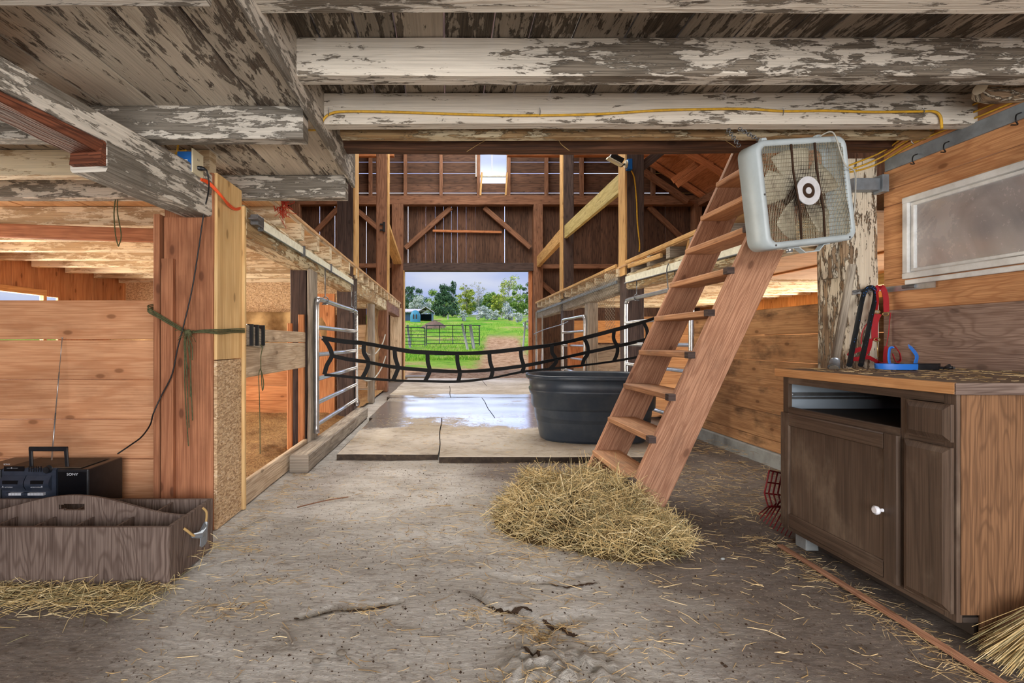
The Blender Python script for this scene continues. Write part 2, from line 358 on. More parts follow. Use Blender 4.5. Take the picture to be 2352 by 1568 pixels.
M['navy_plastic'] = plain('dusty_blue_black_plastic', (40, 47, 60), .38, 0, .5, 18, .4, (66, 72, 84))
M['dust_top'] = plain('dusty_plastic_top', (98, 84, 70), .85, 0, .2, 12, .5, (64, 56, 48))
M['panel_black'] = plain('glossy_black_panel', (12, 14, 18), .25, 0, .5)
M['silver'] = plain('silver_lettering', (210, 214, 220), .4, .2)
M['rubber_mat'] = None
M['blue_box'] = plain('blue_plastic_box', (14, 92, 168), .45, 0, .4)
M['blue_strap'] = plain('bright_blue_plastic', (44, 122, 220), .4, 0, .4)
M['ivory'] = plain('ivory_plate', (214, 206, 178), .5, 0, .4)
M['orange_wire'] = plain('orange_cable', (232, 86, 34), .5, 0, .4)
M['yellow_wire'] = plain('yellow_cable', (214, 166, 44), .5, 0, .4, 30, .5, (140, 110, 50))
M['black_wire'] = plain('black_cable', (24, 24, 26), .5, 0, .4)
M['white_wire'] = plain('dirty_white_cord', (176, 174, 164), .6, 0, .3)
M['twine'] = plain('green_twine', (96, 98, 70), .9, 0, .1, 60, .6, (54, 54, 38))
M['red_twine'] = plain('red_twine', (176, 62, 44), .9, 0, .1)
M['straw_twine'] = plain('frayed_twine', (176, 146, 96), .9, 0, .1)
M['fan_shell'] = plain('grey_fan_housing', (178, 190, 194), .42, 0, .5, 5, .3, (128, 134, 134))
M['fan_wire'] = plain('grimy_fan_grille', (112, 104, 88), .5, .25, .4, 6, .75, (44, 32, 24))
M['fan_wire'] = grille_mat()
M['fan_blade'] = plain('dusty_fan_blade', (206, 200, 178), .5, 0, .4, 8, .4, (110, 90, 66))
M['fan_hub'] = plain('white_fan_hub', (206, 208, 212), .5, 0, .4, 30, .2, (130, 120, 110))
M['grime'] = plain('brown_grime', (62, 46, 36), .9, 0, .1)
M['red_nylon'] = plain('red_nylon_strap', (168, 22, 34), .6, 0, .35, 30, .3, (110, 14, 22))
M['red_plastic'] = plain('dark_red_plastic', (128, 20, 28), .5, 0, .4)
M['brass'] = plain('brass_fitting', (200, 170, 110), .35, .8)
M['white_knob'] = plain('white_porcelain_knob', (236, 236, 240), .2, 0, .5)
M['drawer_liner'] = plain('grey_drawer_side', (160, 172, 182), .5, 0, .4, 6, .3, (120, 126, 130))
M['interior_dark'] = plain('dark_interior_shade', (62, 52, 44), .8)
M['sawdust'] = None
M['concrete'] = plain('grey_concrete', (158, 162, 160), .85, 0, .2, 9, .5, (112, 112, 108), .5)
M['stone'] = plain('brown_field_stone', (122, 100, 86), .9, 0, .2, 5, .5, (78, 64, 54), .8)
M['wire_mesh'] = plain('poultry_netting', (134, 126, 110), .5, .5)
M['wool'] = plain('yellow_insulation', (206, 150, 62), .95, 0, .1, 20, .5, (150, 100, 40), .8)
M['duct_tape'] = plain('silver_tape', (150, 158, 166), .35, .5, .5, 25, .4, (90, 96, 100))
M['label_white'] = plain('white_label', (236, 238, 240), .5)
M['ink'] = plain('black_ink', (20, 20, 22), .6)
M['lamp_lens'] = plain('work_lamp_lens', (226, 222, 196), .25, 0, .5)
M['pipe_black'] = plain('black_painted_pipe', (34, 40, 44), .4, .3)
M['siding_blue'] = plain('blue_grey_siding', (96, 122, 142), .7, 0, .3, 3, .4, (70, 86, 100))
M['roof_metal'] = plain('pale_metal_roof', (196, 186, 192), .5, .1, .4)
M['playhouse'] = plain('teal_plastic_shelter', (62, 134, 158), .5, 0, .4, 2, .2, (46, 104, 124))
M['fence_wood'] = plain('grey_fence_wood', (150, 148, 140), .9)
M['bark'] = plain('grey_bark', (120, 110, 98), .9, 0, .1, 8, .5, (70, 62, 52))
# ================================================================== ground materials
def floor_mat():
    t = NT('dusty_concrete_floor'); tc_ = t.n('ShaderNodeTexCoord'); P_ = tc_.outputs['Object']
    mp = t.n('ShaderNodeMapping'); mp.inputs['Scale'].default_value = (1, 2.2, 1); mp.inputs['Rotation'].default_value = (0, 0, .45); t.l(P_, mp.inputs[0]); Q = mp.outputs[0]
    n1 = t.noise(Q, 1.6, 6, .6, .4); n2 = t.noise(Q, 9, 6, .7, .6); n3 = t.noise(P_, 60, 4, .7); n4 = t.noise(Q, 28, 6, .75, 1.0)
    col = t.mix(t.ss(n1, .3, .68), lin((184, 178, 168)), lin((216, 212, 204)))
    col = t.mix(t.ss(n2, .5, .72, 0, .5), col, lin((136, 120, 104)))
    n5 = t.noise(Q, 3.5, 8, .75, 1.2); col = t.mix(t.ss(n5, .53, .66, 0, .5), col, lin((112, 98, 84)))
    # brown damp dirt, mixed with painted shade at the right; also by the crate
    sp = t.n('ShaderNodeSeparateXYZ'); t.l(P_, sp.inputs[0])
    side = t.math('ADD', t.math('MULTIPLY', sp.outputs[0], 1.0), t.math('MULTIPLY', sp.outputs[1], .28))
    side = t.math('ADD', side, t.math('MULTIPLY', t.math('SUBTRACT', n1, .5), 1.3))
    dm = t.ss(side, 1.12, 1.7, 0, .85)
    lft = t.math('ADD', t.math('MULTIPLY', sp.outputs[0], -1.0), t.math('MULTIPLY', sp.outputs[1], -.45)); lft = t.math('ADD', lft, t.math('MULTIPLY', t.math('SUBTRACT', n1, .5), .9))
    dm2 = t.ss(lft, .12, .5, 0, .75)
    dirt = t.mix(t.ss(n2, .35, .65), lin((94, 80, 71)), lin((124, 110, 99)))  # damp dirt colours with the painted shade mixed in
    col = t.mix(dm, col, dirt); col = t.mix(dm2, col, dirt)
    col = t.mix(t.ss(n4, .57, .68, 0, .65), col, lin((84, 70, 58)))
    col = t.mix(t.ss(n3, .60, .70, 0, .55), col, lin((226, 212, 184)))
    n6 = t.noise(P_, 38, 5, .75); col = t.mix(t.ss(n6, .57, .66, 0, .6), col, lin((86, 70, 56)))
    t.l(col, t.b.inputs['Base Color']); t.b.inputs['Roughness'].default_value = .85; t.b.inputs['Specular IOR Level'].default_value = .2
    h = t.math('ADD', t.math('MULTIPLY', n2, .9), t.math('MULTIPLY', n4, .7)); h = t.math('ADD', h, t.math('MULTIPLY', n3, .12)); t.bump(h, 1.0, .02)
    return t.m
def mat_wet():
    t = NT('worn_rubber_mat'); geo = t.n('ShaderNodeNewGeometry'); P_ = geo.outputs['Position']
    mp = t.n('ShaderNodeMapping'); mp.inputs['Scale'].default_value = (.75, 1.0, 1); t.l(P_, mp.inputs[0]); Q = mp.outputs[0]
    n1 = t.noise(Q, .9, 5, .6, .5); n2 = t.noise(Q, 7, 7, .75, .6); n3 = t.noise(P_, 55, 4, .7)
    sp = t.n('ShaderNodeSeparateXYZ'); t.l(P_, sp.inputs[0]); Y = sp.outputs[1]
    col = t.mix(t.ss(n1, .3, .7), lin((172, 160, 140)), lin((214, 206, 192)))
    col = t.mix(t.ss(n2, .46, .7, 0, .6), col, lin((122, 106, 88)))
    col = t.mix(t.ss(n3, .6, .75, 0, .45), col, lin((92, 80, 66)))
    # standing water: a band a few metres long across the middle of the aisle
    wet = t.math('MULTIPLY', t.ss(Y, 5.1, 6.2), t.ss(Y, 9.2, 10.6, 1, 0))
    wet = t.ss(t.math('ADD', t.math('MULTIPLY', wet, .62), t.math('SUBTRACT', n1, t.math('MULTIPLY', t.math('ADD', n2, n3), .34))), .58, .72)
    col = t.mix(wet, col, lin((116, 114, 112)))
    t.l(col, t.b.inputs['Base Color']); t.l(t.ss(wet, 0, 1, .8, .2), t.b.inputs['Roughness'])
    t.l(t.ss(wet, 0, 1, .2, 1.0), t.b.inputs['Specular IOR Level'])
    q = t.n('ShaderNodeBump'); q.inputs['Distance'].default_value = .012; t.l(t.ss(wet, 0, 1, .8, .04), q.inputs['Strength'])
    t.l(t.math('ADD', n2, t.math('MULTIPLY', n3, .3)), q.inputs['Height']); t.l(q.outputs[0], t.b.inputs['Normal'])
    return t.m
def saw_mat():
    t = NT('sawdust'); tc_ = t.n('ShaderNodeTexCoord'); P_ = tc_.outputs['Object']
    n = t.noise(P_, 55, 5, .75, 1.0); n2 = t.noise(P_, 9, 5, .7)
    col = t.mix(t.ss(n, .35, .65), lin((158, 104, 54)), lin((246, 204, 138))); col = t.mix(t.ss(n2, .4, .7, 0, .45), col, lin((150, 100, 58)))
    t.l(col, t.b.inputs['Base Color']); t.b.inputs['Roughness'].default_value = .95; t.bump(t.math('ADD', n, t.math('MULTIPLY', n2, 1.0)), 1, .05)
    return t.m
def field_mat():
    t = NT('meadow'); tc_ = t.n('ShaderNodeTexCoord'); P_ = tc_.outputs['Object']; sp = t.n('ShaderNodeSeparateXYZ'); t.l(P_, sp.inputs[0])
    X, Y = sp.outputs[0], sp.outputs[1]
    n1 = t.noise(P_, .35, 6, .65); n2 = t.noise(P_, 3.5, 6, .75); n3 = t.noise(P_, 22, 4, .7)
    grass = t.mix(t.ss(n1, .35, .62), lin((98, 172, 38)), lin((172, 204, 76))); grass = t.mix(t.ss(n2, .48, .7, 0, .6), grass, lin((74, 100, 40)))
    dirt = t.mix(t.ss(n2, .35, .62), lin((176, 126, 82)), lin((232, 192, 150))); dirt = t.mix(t.ss(n3, .5, .72, 0, .5), dirt, lin((92, 66, 46)))
    # trodden ground at the door, running up a path on the right
    near = t.ss(t.math('ADD', Y, t.math('MULTIPLY', n1, 5.0)), 19.8, 20.6, 1, 0)
    path_c = t.math('MULTIPLY_ADD', Y, .10, .35)                                   # centre line x of the path
    d = t.math('ABSOLUTE', t.math('SUBTRACT', X, path_c)); d = t.math('ADD', d, t.math('MULTIPLY', t.math('SUBTRACT', n2, .5), 1.4))
    path = t.math('MULTIPLY', t.ss(d, .8, 1.5, 1, 0), t.ss(Y, 33, 38, 1, 0))
    patch = t.ss(n1, .56, .62, 0, .6)
    m = t.math('MAXIMUM', t.math('MAXIMUM', near, path), patch)
    t.l(t.mix(m, grass, dirt), t.b.inputs['Base Color']); t.b.inputs['Roughness'].default_value = .95; t.b.inputs['Specular IOR Level'].default_value = .1
    t.bump(t.math('ADD', n2, t.math('MULTIPLY', n3, .6)), 1, .15); return t.m
M['mat_edge'] = plain('dark_rubber_edge_and_shade', (62, 54, 48), .85, 0, .2, 20, .4, (110, 96, 80)); M['floor'] = floor_mat(); M['rubber_mat'] = mat_wet(); M['sawdust'] = saw_mat(); M['field'] = field_mat()

# ================================================================== THE SETTING
# ---- floor with cracks, chips and a lumpy patch
def zf(x, y):
    z = -.006+noise.noise(Vector((x*1.1, y*1.1, 3)))*.010+noise.noise(Vector((x*5, y*7, 1)))*.004+noise.noise(Vector((x*17, y*24, 1)))*.0018
    def crack(pts, w, dep):
        best = 9
        for (ax, ay), (bx, by) in zip(pts, pts[1:]):
            vx, vy = bx-ax, by-ay; tt = max(0, min(1, ((x-ax)*vx+(y-ay)*vy)/(vx*vx+vy*vy)))
            dd = math.hypot(x-ax-tt*vx, y-ay-tt*vy)
            if dd < best: best = dd
        ww = w*(1+.8*noise.noise(Vector((x*9, y*9, 7))))
        return -dep*max(0, 1-best/ww)
    if y < 2.6 and y > 1.3:
        z += crack([(-.56, 1.93), (-.45, 1.99), (-.33, 2.0), (-.2, 2.05)], .03, .02)
        z += crack([(.12, 2.12), (.2, 1.98), (.3, 1.95), (.36, 1.84), (.33, 1.78)], .035, .025)
        z += crack([(.36, 1.84), (.44, 1.9), (.52, 1.92)], .05, .02)
        z += crack([(-.86, 1.45), (-.78, 1.52)], .02, .02)
        z += crack([(.2, 2.28), (.4, 2.2), (.6, 2.26)], .05, .014)
    d = math.hypot((x-.36)/.23, (y-1.58)/.19)
    if d < 1.3: z += .03*max(0, 1-d**3)*(.8+1.3*noise.noise(Vector((x*30, y*30, 5))))
    return z
b = MB(); x0, x1, y0, y1 = -2.4, 3.0, 1.1, 4.6
b.grid(lambda u, v: (x0+(x1-x0)*u, y0+(y1-y0)*v, zf(x0+(x1-x0)*u, y0+(y1-y0)*v)), 300, 220)
b.grid(lambda u, v: (-5.3+12.7*u, -3.4+4.5*v, -.006), 8, 4)
b.grid(lambda u, v: (-5.3+12.7*u, 4.6+9.35*v, -.008), 4, 4)
b.grid(lambda u, v: (-5.3+2.9*u, 1.1+3.5*v, -.008), 2, 2); b.grid(lambda u, v: (3.0+4.4*u, 1.1+3.5*v, -.008), 2, 2)
b.out('floor', M['floor'], kind='structure', local=True)
# ---- near ceiling boards running down the aisle above the joists
b = MB(); x = -.70
while x < 3.0:
    w = random.Random(int(x*1000)).uniform(.15, .24); b.box(x, x+w-.007, -3.2, 3.1, 2.33, 2.356, 'y'); x += w
b.out('ceiling', M['ceil_dark'], kind='structure')
# ---- lower ceiling on the left: boards above the cream joists
b = MB(); x = -.635; rr = random.Random(5)
while x > -4.8:
    w = rr.uniform(.17, .27) if x < -.7 else .25; b.box(x-w+.006, x, -3.2, 3.42, 2.152, 2.176, 'y'); x -= w
b.out('ceiling', M['ceil_left'], kind='structure')
b = MB(); b.box(-.655, -.633, -3.2, 3.42, 2.10, 2.34, 'y', 12, .004); b.out('trim_1', M['joist_worn'], kind='structure')
# ---- loft floors over the stalls
b = MB(); x = -1.235; 
while x > -4.8: b.box(x-.235, x, 3.42, 13.6, 2.062, 2.088, 'y', 10, .003); x -= .24
b.out('ceiling', M['ply_pale'], kind='structure')
b = MB(); x = 2.365
while x < 6.85: b.box(x, x+.31, 3.2, 13.6, 2.062, 2.088, 'y', 10, .003); x += .315
b.out('ceiling', M['ply_pale'], kind='structure')
# plywood under the right hand loft
b = MB(); 
for i in range(3): b.box(2.62, 6.86, 3.35+i*1.2, 4.54+i*1.2, 1.915, 1.93, 'x')
b.out('ceiling', M['ply_pale'], kind='structure')
# ---- outer walls
def plank_wall(name, x0, x1, y0, y1, z0, z1, run, mat, w=(.16, .26), holes=(), th=.024, gap=.003, seed=1, kind='structure', gaps=None, **k):
    """boards filling a flat wall; run = 'z' upright boards, 'h' boards laid flat; holes = (a0,a1,z0,z1) along the wall"""
    alongx = (x1-x0) > (y1-y0); a0, a1 = (x0, x1) if alongx else (y0, y1); rr = random.Random(seed); b = MB()
    def put(p0, p1, q0, q1):
        if p1-p0 < .01 or q1-q0 < .01: return
        ax = 'z' if run == 'z' else ('x' if alongx else 'y')
        if alongx: b.box(p0, p1, y0, y1, q0, q1, ax)
        else: b.box(x0, x1, p0, p1, q0, q1, ax)
    s = a0 if run == 'z' else z0; e_ = a1 if run == 'z' else z1
    while s < e_-.005:
        ww = min(rr.uniform(*w), e_-s); g = gap+(gaps(s, rr) if gaps else 0)
        if e_-(s+ww) < .05: ww = e_-s
        if run == 'z':
            segs = [(z0, z1)]; 
            for h in holes:
                if s < h[1]-.01 and s+ww > h[0]+.01: segs = [q for (c, d) in segs for q in ((c, min(d, h[2])), (max(c, h[3]), d)) if q[1]-q[0] > .01]
            for c, d in segs: put(s, s+ww-g, c, d)
        else:
            segs = [(a0, a1)]
            for h in holes:
                if s < h[3]-.01 and s+ww > h[2]+.01: segs = [q for (c, d) in segs for q in ((c, min(d, h[0])), (max(c, h[1]), d)) if q[1]-q[0] > .01]
            for c, d in segs: put(c, d, s, s+ww-g)
        s += ww
    return b.out(name, mat, kind=kind, **k)
WL = [(3.0, 5.95, .9, 1.60), (7.6, 11.6, .9, 1.60)]  # the farther opening is added for its stall lamp
plank_wall('wall_left', -4.88, -4.85, -3.2, 13.7, 0, 2.06, 'z', M['pine_red'], (.22, .36), WL, seed=3)
plank_wall('wall_left', -4.90, -4.87, 3.42, 13.7, 2.06, 4.95, 'z', M['barn_dark'], (.2, .3), seed=4, gap=.005)
b = MB()
for (a, c, z0, z1) in WL:
    for q in ((a-.05, c+.05, z1, z1+.07), (a-.05, c+.05, z0-.07, z0)): b.box(-4.85, -4.80, q[0], q[1], q[2], q[3], 'y')
    for y in (a-.05, c): b.box(-4.85, -4.80, y, y+.05, z0, z1, 'z')
    b.box(-4.84, -4.81, (a+c)/2-.02, (a+c)/2+.02, z0, z1, 'z')
b.out('trim_2', M['tan_board'], kind='structure')
WR = [(3.4, 5.6, .8, 1.55), (6.6, 12.2, .8, 1.55)]  # unseen openings, added to go with the right stall lamps
plank_wall('wall_right', 6.90, 6.93, 3.1, 13.7, 0, 2.06, 'z', M['tan_board'], (.2, .3), WR, seed=8)
plank_wall('wall_right', 6.91, 6.94, 3.1, 13.7, 2.062, 4.85, 'z', M['barn_dark'], (.2, .3), seed=9)
# ---- near right wall: plywood and wide boards round the window
b = MB(); wz = (1.80, 2.954, 1.435, 1.885); X = 2.72
b.box(X, X+.02, -3.2, 3.12, 1.245, 1.432, 'y'); b.box(X, X+.02, 2.954, 3.12, 1.435, 1.885, 'y'); b.box(X, X+.02, -3.2, 1.80, 1.435, 1.885, 'y')
b.box(X, X+.02, -3.2, 3.12, 1.888, 1.985, 'y'); b.box(X, X+.02, -3.2, 3.12, 1.988, 2.33, 'y')
b.out('wall_right', M['ply_orange'], kind='structure')
b = MB(); b.box(X-.002, X+.02, -3.2, 3.12, .62, 1.2448, 'y'); b.box(X-.002, X+.02, -3.2, 3.12, 0, .617, 'y')
b.out('wall_right', M['ply_grey'], kind='structure')
# ---- wall behind the camera with its open doorway, and the side closing the near left
plank_wall('wall_back', -4.85, 2.72, -3.22, -3.2, 0, 2.34, 'z', M['barn_dark'], (.18, .26), [(-1.7, 2.6, 0, 2.2)], seed=12)
# ---- far end wall
XW0, XW1, YF = -4.87, 6.92, 13.72
DX0, DX1, DZ = -1.17, 2.29, 2.97
def vg(s, r): return .006 if r.random() < .12 else 0
plank_wall('wall_far', XW0, XW1, YF, YF+.025, 0, 4.80, 'z', M['barn_dark'], (.15, .26), [(DX0-.02, DX1+.02, 0, DZ)], seed=21, gap=.0012, gaps=vg)
def hg(s, r): return (.010 if r.random() < .4 else .001)
wx0, wx1, wzz0, wzz1 = (1097-VX)/F*YF, (1163-VX)/F*YF, 5.62, 6.25
plank_wall('wall_far', XW0, XW1, YF, YF+.025, 4.80, 8.8, 'h', M['barn_dark'], (.26, .34), [(wx0, wx1, wzz0, wzz1)], seed=22, gaps=hg)
b = MB()
for q in ((wx0-.06, wx0, wzz0-.06, wzz1+.06), (wx1, wx1+.06, wzz0-.06, wzz1+.06), (wx0, wx1, wzz0-.06, wzz0), (wx0, wx1, wzz1, wzz1+.06)): b.box(q[0], q[1], YF-.04, YF+.02, q[2], q[3])
xm = (wx0+wx1)/2; b.box(xm-.012, xm+.012, YF-.02, YF, wzz0, wzz1); b.out('window_1', M['white_paint'], kind='structure')
# ---- roof (gable along the aisle)
rx, rz = .9, 8.7
for sx, ex, ez in ((-1, -5.3, 4.62), (1, 7.35, 4.62)):
    b = MB(); n_ = 22; d = Vector((ex-rx, 0, ez-rz)); L = d.length; dn = d/L
    for i in range(n_):
        p = Vector((rx, 0, rz))+d*((i+.5)/n_); b.bar(p+Vector((0, 3.05, .10)), p+Vector((0, 14.2, .10)), L/n_*.992, .022, Vector((-dn.z, 0, dn.x))*(1 if sx < 0 else 1))
    b.out('ceiling', M['rafter'], kind='structure')
    for i in range(8):
        y = 4.0+i*1.33; r_ = MB(); p0 = Vector((rx+.03*sx, y, rz-.05)); p1 = Vector((ex*.94+rx*.06, y, ez*.94+rz*.06-.05))
        r_.bar(p0, p1, .06, .15, (0, 0, 1)); r_.out('roof_rafter', M['rafter'], label='orange brown roof rafter of the %s roof slope, %s' % ('left' if sx < 0 else 'right', ['nearest the low ceiling', 'second from the low ceiling', 'third from the low ceiling', 'fourth from the low ceiling', 'fourth from the far gable', 'third from the far gable', 'second from the far gable', 'nearest the far gable'][i]), cat='rafter', group='roof rafters')
# wall above the low ceiling, closing the loft behind the camera side
plank_wall('wall_front', XW0, XW1, 3.06, 3.085, 2.40, 8.8, 'z', M['barn_dark'], (.2, .28), seed=23)
# right hand collar braces seen against the roof
def single(name, p0, p1, w, h, mat, label, cat, seg=6, amp=.004, ch=.006, up=(0, 0, 1), group=None, seed=None):
    b = MB(); b.bar(p0, p1, w, h, up, seg, amp, ch, seed); return b.out(name, mat, label=label, cat=cat, group=group)
single('collar_brace', at(1555, 425, 12.0), at(1655, 356, 12.0)+Vector((.3, 0, .2)), .06, .14, M['rafter'], 'orange roof brace crossing the rafters, lower of the pair at upper right', 'brace')
single('collar_brace', at(1545, 415, 12.2), at(1625, 358, 12.2)+Vector((.3, 0, .2)), .06, .14, M['rafter'], 'orange roof brace crossing the rafters, upper of the pair at upper right', 'brace')
# ---- eave plate along the right
single('eave_plate', (6.8, 3.2, 4.78), (6.8, 13.6, 4.78), .2, .2, M['barn_red'], 'long reddish eave plate under the right hand rafters', 'beam', 10, .01)
# ================================================================== timber frame
# ---- near ceiling joists
def joist(x0, x1, y0, y1, z0, z1, mat, label, seed, amp=.005, name='ceiling_joist', group=None, seg=None):
    b = MB(); b.box(x0, x1, y0, y1, z0, z1, 'x', seg or int((x1-x0)/.12), amp, .007, seed)
    return b.out(name, mat, label=label, cat='joist', group=group)
joist(-.64, 2.8, 1.63, 1.715, 2.17, 2.33, M['joist_white'], 'whitewashed ceiling joist at the very top of the picture, nearest the camera', 1)
joist(-.64, 2.8, 2.10, 2.19, 2.17, 2.33, M['joist_white'], 'whitewashed ceiling joist with a dark scuff on its underside, second from the camera', 2)
joist(-.64, 2.76, 2.566, 2.645, 2.17, 2.33, M['joist_white'], 'whitewashed ceiling joist that carries the yellow cable', 3)
joist(-.60, 2.76, 2.80, 2.87, 2.20, 2.33, M['beam_worn'], 'thin ragged whitewashed joist tight against the dark beam', 4, .01)
for k, (y, q) in enumerate(((1.15, 0), (.68, 0), (.2, 0))): joist(-.64, 2.8, y, y+.085, 2.17, 2.33, M['joist_white'], 'whitewashed ceiling joist overhead, just out of the picture', 30+k, group='overhead joists')
# dark patches worn through the paint of the second joist
# ---- big dark header beam under the end of the low ceiling
b = MB(); b.bar((-.95, 3.10, 2.325), (3.6, 3.10, 2.325), .19, .19, (0, 0, 1), 60, .022, .05, 4.2)
b.out('header_beam', M['log'], label='dark hewn header beam crossing where the low ceiling ends', cat='beam')
# ---- left lower joists reaching the aisle edge
lab = {1.34: 'painted lower ceiling joist at the top left corner', 2.33: 'broad painted joist end with peeling grey paint, left of the yellow cable', 3.30: 'painted joist end nearest the tall barn, above the left stall beam'}
for y, l in lab.items():
    b = MB(); b.box(-4.8, -.672, y, y+.085, 2.0, 2.15, 'x', 34, .007, .007, y); b.out('ceiling_joist', M['joist_worn'], label=l, cat='joist')
b = MB(); b.bar((-4.8, 2.90, 2.075), (-1.36, 2.90, 2.075), .08, .15, (0, 0, 1), 24, .006); b.out('ceiling_joist', M['joist_cream'], label='cream joist passing over the corner post, behind the diagonal carrying beam', cat='joist')
b = MB(); b.bar((-1.80, 1.82, 2.075), (-1.78, 2.04, 2.075), .05, .12); b.out('joist_stub', M['zinc'], label='short grey block under the lower ceiling at upper left', cat='block')
rr = random.Random(7); ordn = ['nearest', 'second', 'third', 'fourth', 'fifth', 'sixth', 'seventh', 'eighth', 'ninth', 'tenth', 'eleventh', 'twelfth', 'thirteenth', 'fourteenth', 'fifteenth', 'sixteenth', 'seventeenth', 'eighteenth', 'nineteenth']
y = 3.78; i = 0
while y < 13.4:
    b = MB(); b.bar((-4.8, y, 1.99), (-1.24, y, 1.99), .09, .145, (0, 0, 1), 18, .006, .006, y)
    b.out('ceiling_joist', M['joist_cream'], label='cream loft joist over the left stalls, %s from the corner post' % ordn[i], cat='joist', group='cream loft joists over the left stalls')
    y += .51; i += 1
y = 6.95; i = 0
while y < 13.4:
    b = MB(); b.bar((2.35, y, 2.005), (6.86, y, 2.005), .09, .115, (0, 0, 1), 12, .006, .006, y)
    b.out('ceiling_joist', M['joist_cream'], label='loft joist over the right stalls, %s beyond the work light post' % ordn[i], cat='joist', group='loft joists over the right stalls')
    y += .51; i += 1
for i, y in enumerate((4.3, 4.82, 5.34, 5.86, 6.38)):
    b = MB(); b.bar((2.35, y, 2.0), (2.62, y, 2.0), .09, .12, (0, 0, 1), 2, .004); b.out('joist_end', M['grey_wood'], label='stub joist end on the right stall beam, %s from the ladder' % ordn[i], cat='joist', group='joist ends on the right stall beam')
# ---- diagonal carrying beam, its underside rotted away at the near half
t = thing('carrying_beam', 'long diagonal whitewashed carrying beam with a rotted underside, upper left', 'beam', (-1.38, 2.2, 1.75))
b = MB(); b.bar((-1.62, .9, 1.925), (-1.395, 2.80, 1.925), .17, .11, (0, 0, 1), 26, .006, .008, 3); b.out('beam_body', M['joist_worn'], t)
b = MB(); b.bar((-1.475, 2.06, 1.812), (-1.392, 2.80, 1.812), .17, .125, (0, 0, 1), 12, .006, .01, 5); b.out('beam_foot', M['joist_worn'], t)
b = MB(); b.bar((-1.60, 1.2, 1.862), (-1.48, 2.045, 1.845), .15, .04, (0, 0, 1), 40, .022, .01, 8); b.bar((-1.476, 2.04, 1.82), (-1.468, 2.09, 1.815), .15, .10, (0, 0, 1), 3, .008)
b.out('rotten_underside', M['rot'], t)
single('diagonal_board', (-3.4, 3.72, 1.88), (-1.6, 3.62, 1.80), .03, .10, M['post_brown'], 'dark brown board slanting under the cream joists at left', 'board')
# ---- boxed corner post
t = thing('corner_post', 'boxed square post of brown and pale boards with green twine tied round it', 'post', (-1.46, 2.96, 0))
b = MB(); b.box(-1.60, -1.33, 2.83, 3.14, 0, 1.99, 'z', 4, .004); b.out('post_core', M['post_brown'], t)
b = MB(); b.box(-1.585, -1.345, 2.795, 2.82, 0, 1.745, 'z', 8, .002); b.out('front_board', M['post_brown'], t)
b = MB(); b.box(-1.635, -1.60, 2.78, 3.10, 0, 1.76, 'z'); b.out('side_board', M['post_brown'], t)
b = MB(); b.box(-1.583, -1.515, 2.762, 2.793, .18, 1.51, 'z', 6, .003); b.out('batten', M['post_brown'], t)
b = MB(); b.box(-1.345, -1.305, 2.785, 2.825, 0, 1.99, 'z', 8, .003); b.out('corner_strip', M['post_brown'], t)
b = MB(); b.box(-1.312, -1.288, 2.80, 3.135, .95, 1.995, 'z', 6, .002); b.out('aisle_face_board', M['post_pale'], t, label='pale pine board on the aisle side')
b = MB(); b.box(-1.312, -1.290, 2.80, 3.135, 0, .945, 'z'); b.out('aisle_face_strand_board', M['osb'], t, label='strand board panel below the pale board')
b = MB(); b.box(-1.30, -1.272, 3.137, 3.165, 0, 1.9, 'z', 8, .002); b.out('edge_trim', M['post_pale'], t)
# ---- left board wall beside the corner post
t = thing('board_partition', 'low partition of wide orange pine boards behind the portable stereo', 'wall', (-3.2, 2.99, 0))
for k in range(6):
    b = MB(); z1 = 1.297-k*.236; z0 = max(0, z1-.232); b.box(-4.8, -1.64, 2.97, 3.0, z0, z1, 'x', 4, .0015, .004); b.out('board', M['pine'], t)
# ================================================================== left stall row
XL = -1.27; XR = 2.38
def stall_beam(name, pts, w, h, mat, label, seed):
    b = MB()
    for k, (p, q) in enumerate(zip(pts, pts[1:])): b.bar(p, q, w, h, (0, 0, 1), 44, .014, .014, seed+k*3)
    return b.out(name, mat, label=label, cat='beam')
stall_beam('stall_beam', [(XL-.09, 3.17, 1.815), (XL-.09, 6.72, 1.815)], .17, .20, M['beam_worn'], 'ragged whitewashed beam over the near left stall, with the cream track', 10)
stall_beam('stall_beam', [(XL-.09, 6.80, 1.815), (XL-.09, 10.5, 1.815)], .17, .20, M['beam_worn'], 'whitewashed beam over the farther left stall, beyond the dark post', 20)
stall_beam('stall_beam', [(XL-.09, 10.85, 1.815), (XL-.09, 13.5, 1.815)], .17, .22, M['barn_red'], 'short reddish beam section next to the left door post', 23)
stall_beam('stall_beam', [(XR+.09, 3.42, 1.79), (XR+.09, 6.66, 1.86)], .17, .21, M['beam_worn'], 'whitewashed beam over the near right stall, passing behind the ladder', 30)
stall_beam('stall_beam', [(XR+.09, 7.0, 1.86), (XR+.09, 10.34, 1.80)], .17, .22, M['grey_wood'], 'grey beam over the far right stalls behind poultry netting', 40)
stall_beam('stall_beam', [(XR+.09, 10.66, 1.80), (XR+.09, 13.4, 1.79)], .17, .22, M['grey_wood'], 'grey beam section between the farther right post and the door post', 44)
single('loft_edge_board', (XL+.01, 3.45, 2.075), (XL+.01, 13.4, 2.075), .03, .05, M['weathered'], 'pale edge board along the left loft floor', 'board', 40, .006)
single('loft_edge_board', (XR-.02, 3.9, 2.085), (XR-.02, 6.62, 2.10), .03, .05, M['pale_edge'], 'pale edge board on the loft floor between ladder and work light post', 'board', 20, .006)
single('loft_edge_board', (XR-.02, 7.0, 2.11), (XR-.02, 13.4, 2.09), .03, .05, M['pale_edge'], 'pale edge board on the right loft floor beyond the work light post', 'board', 30, .006)
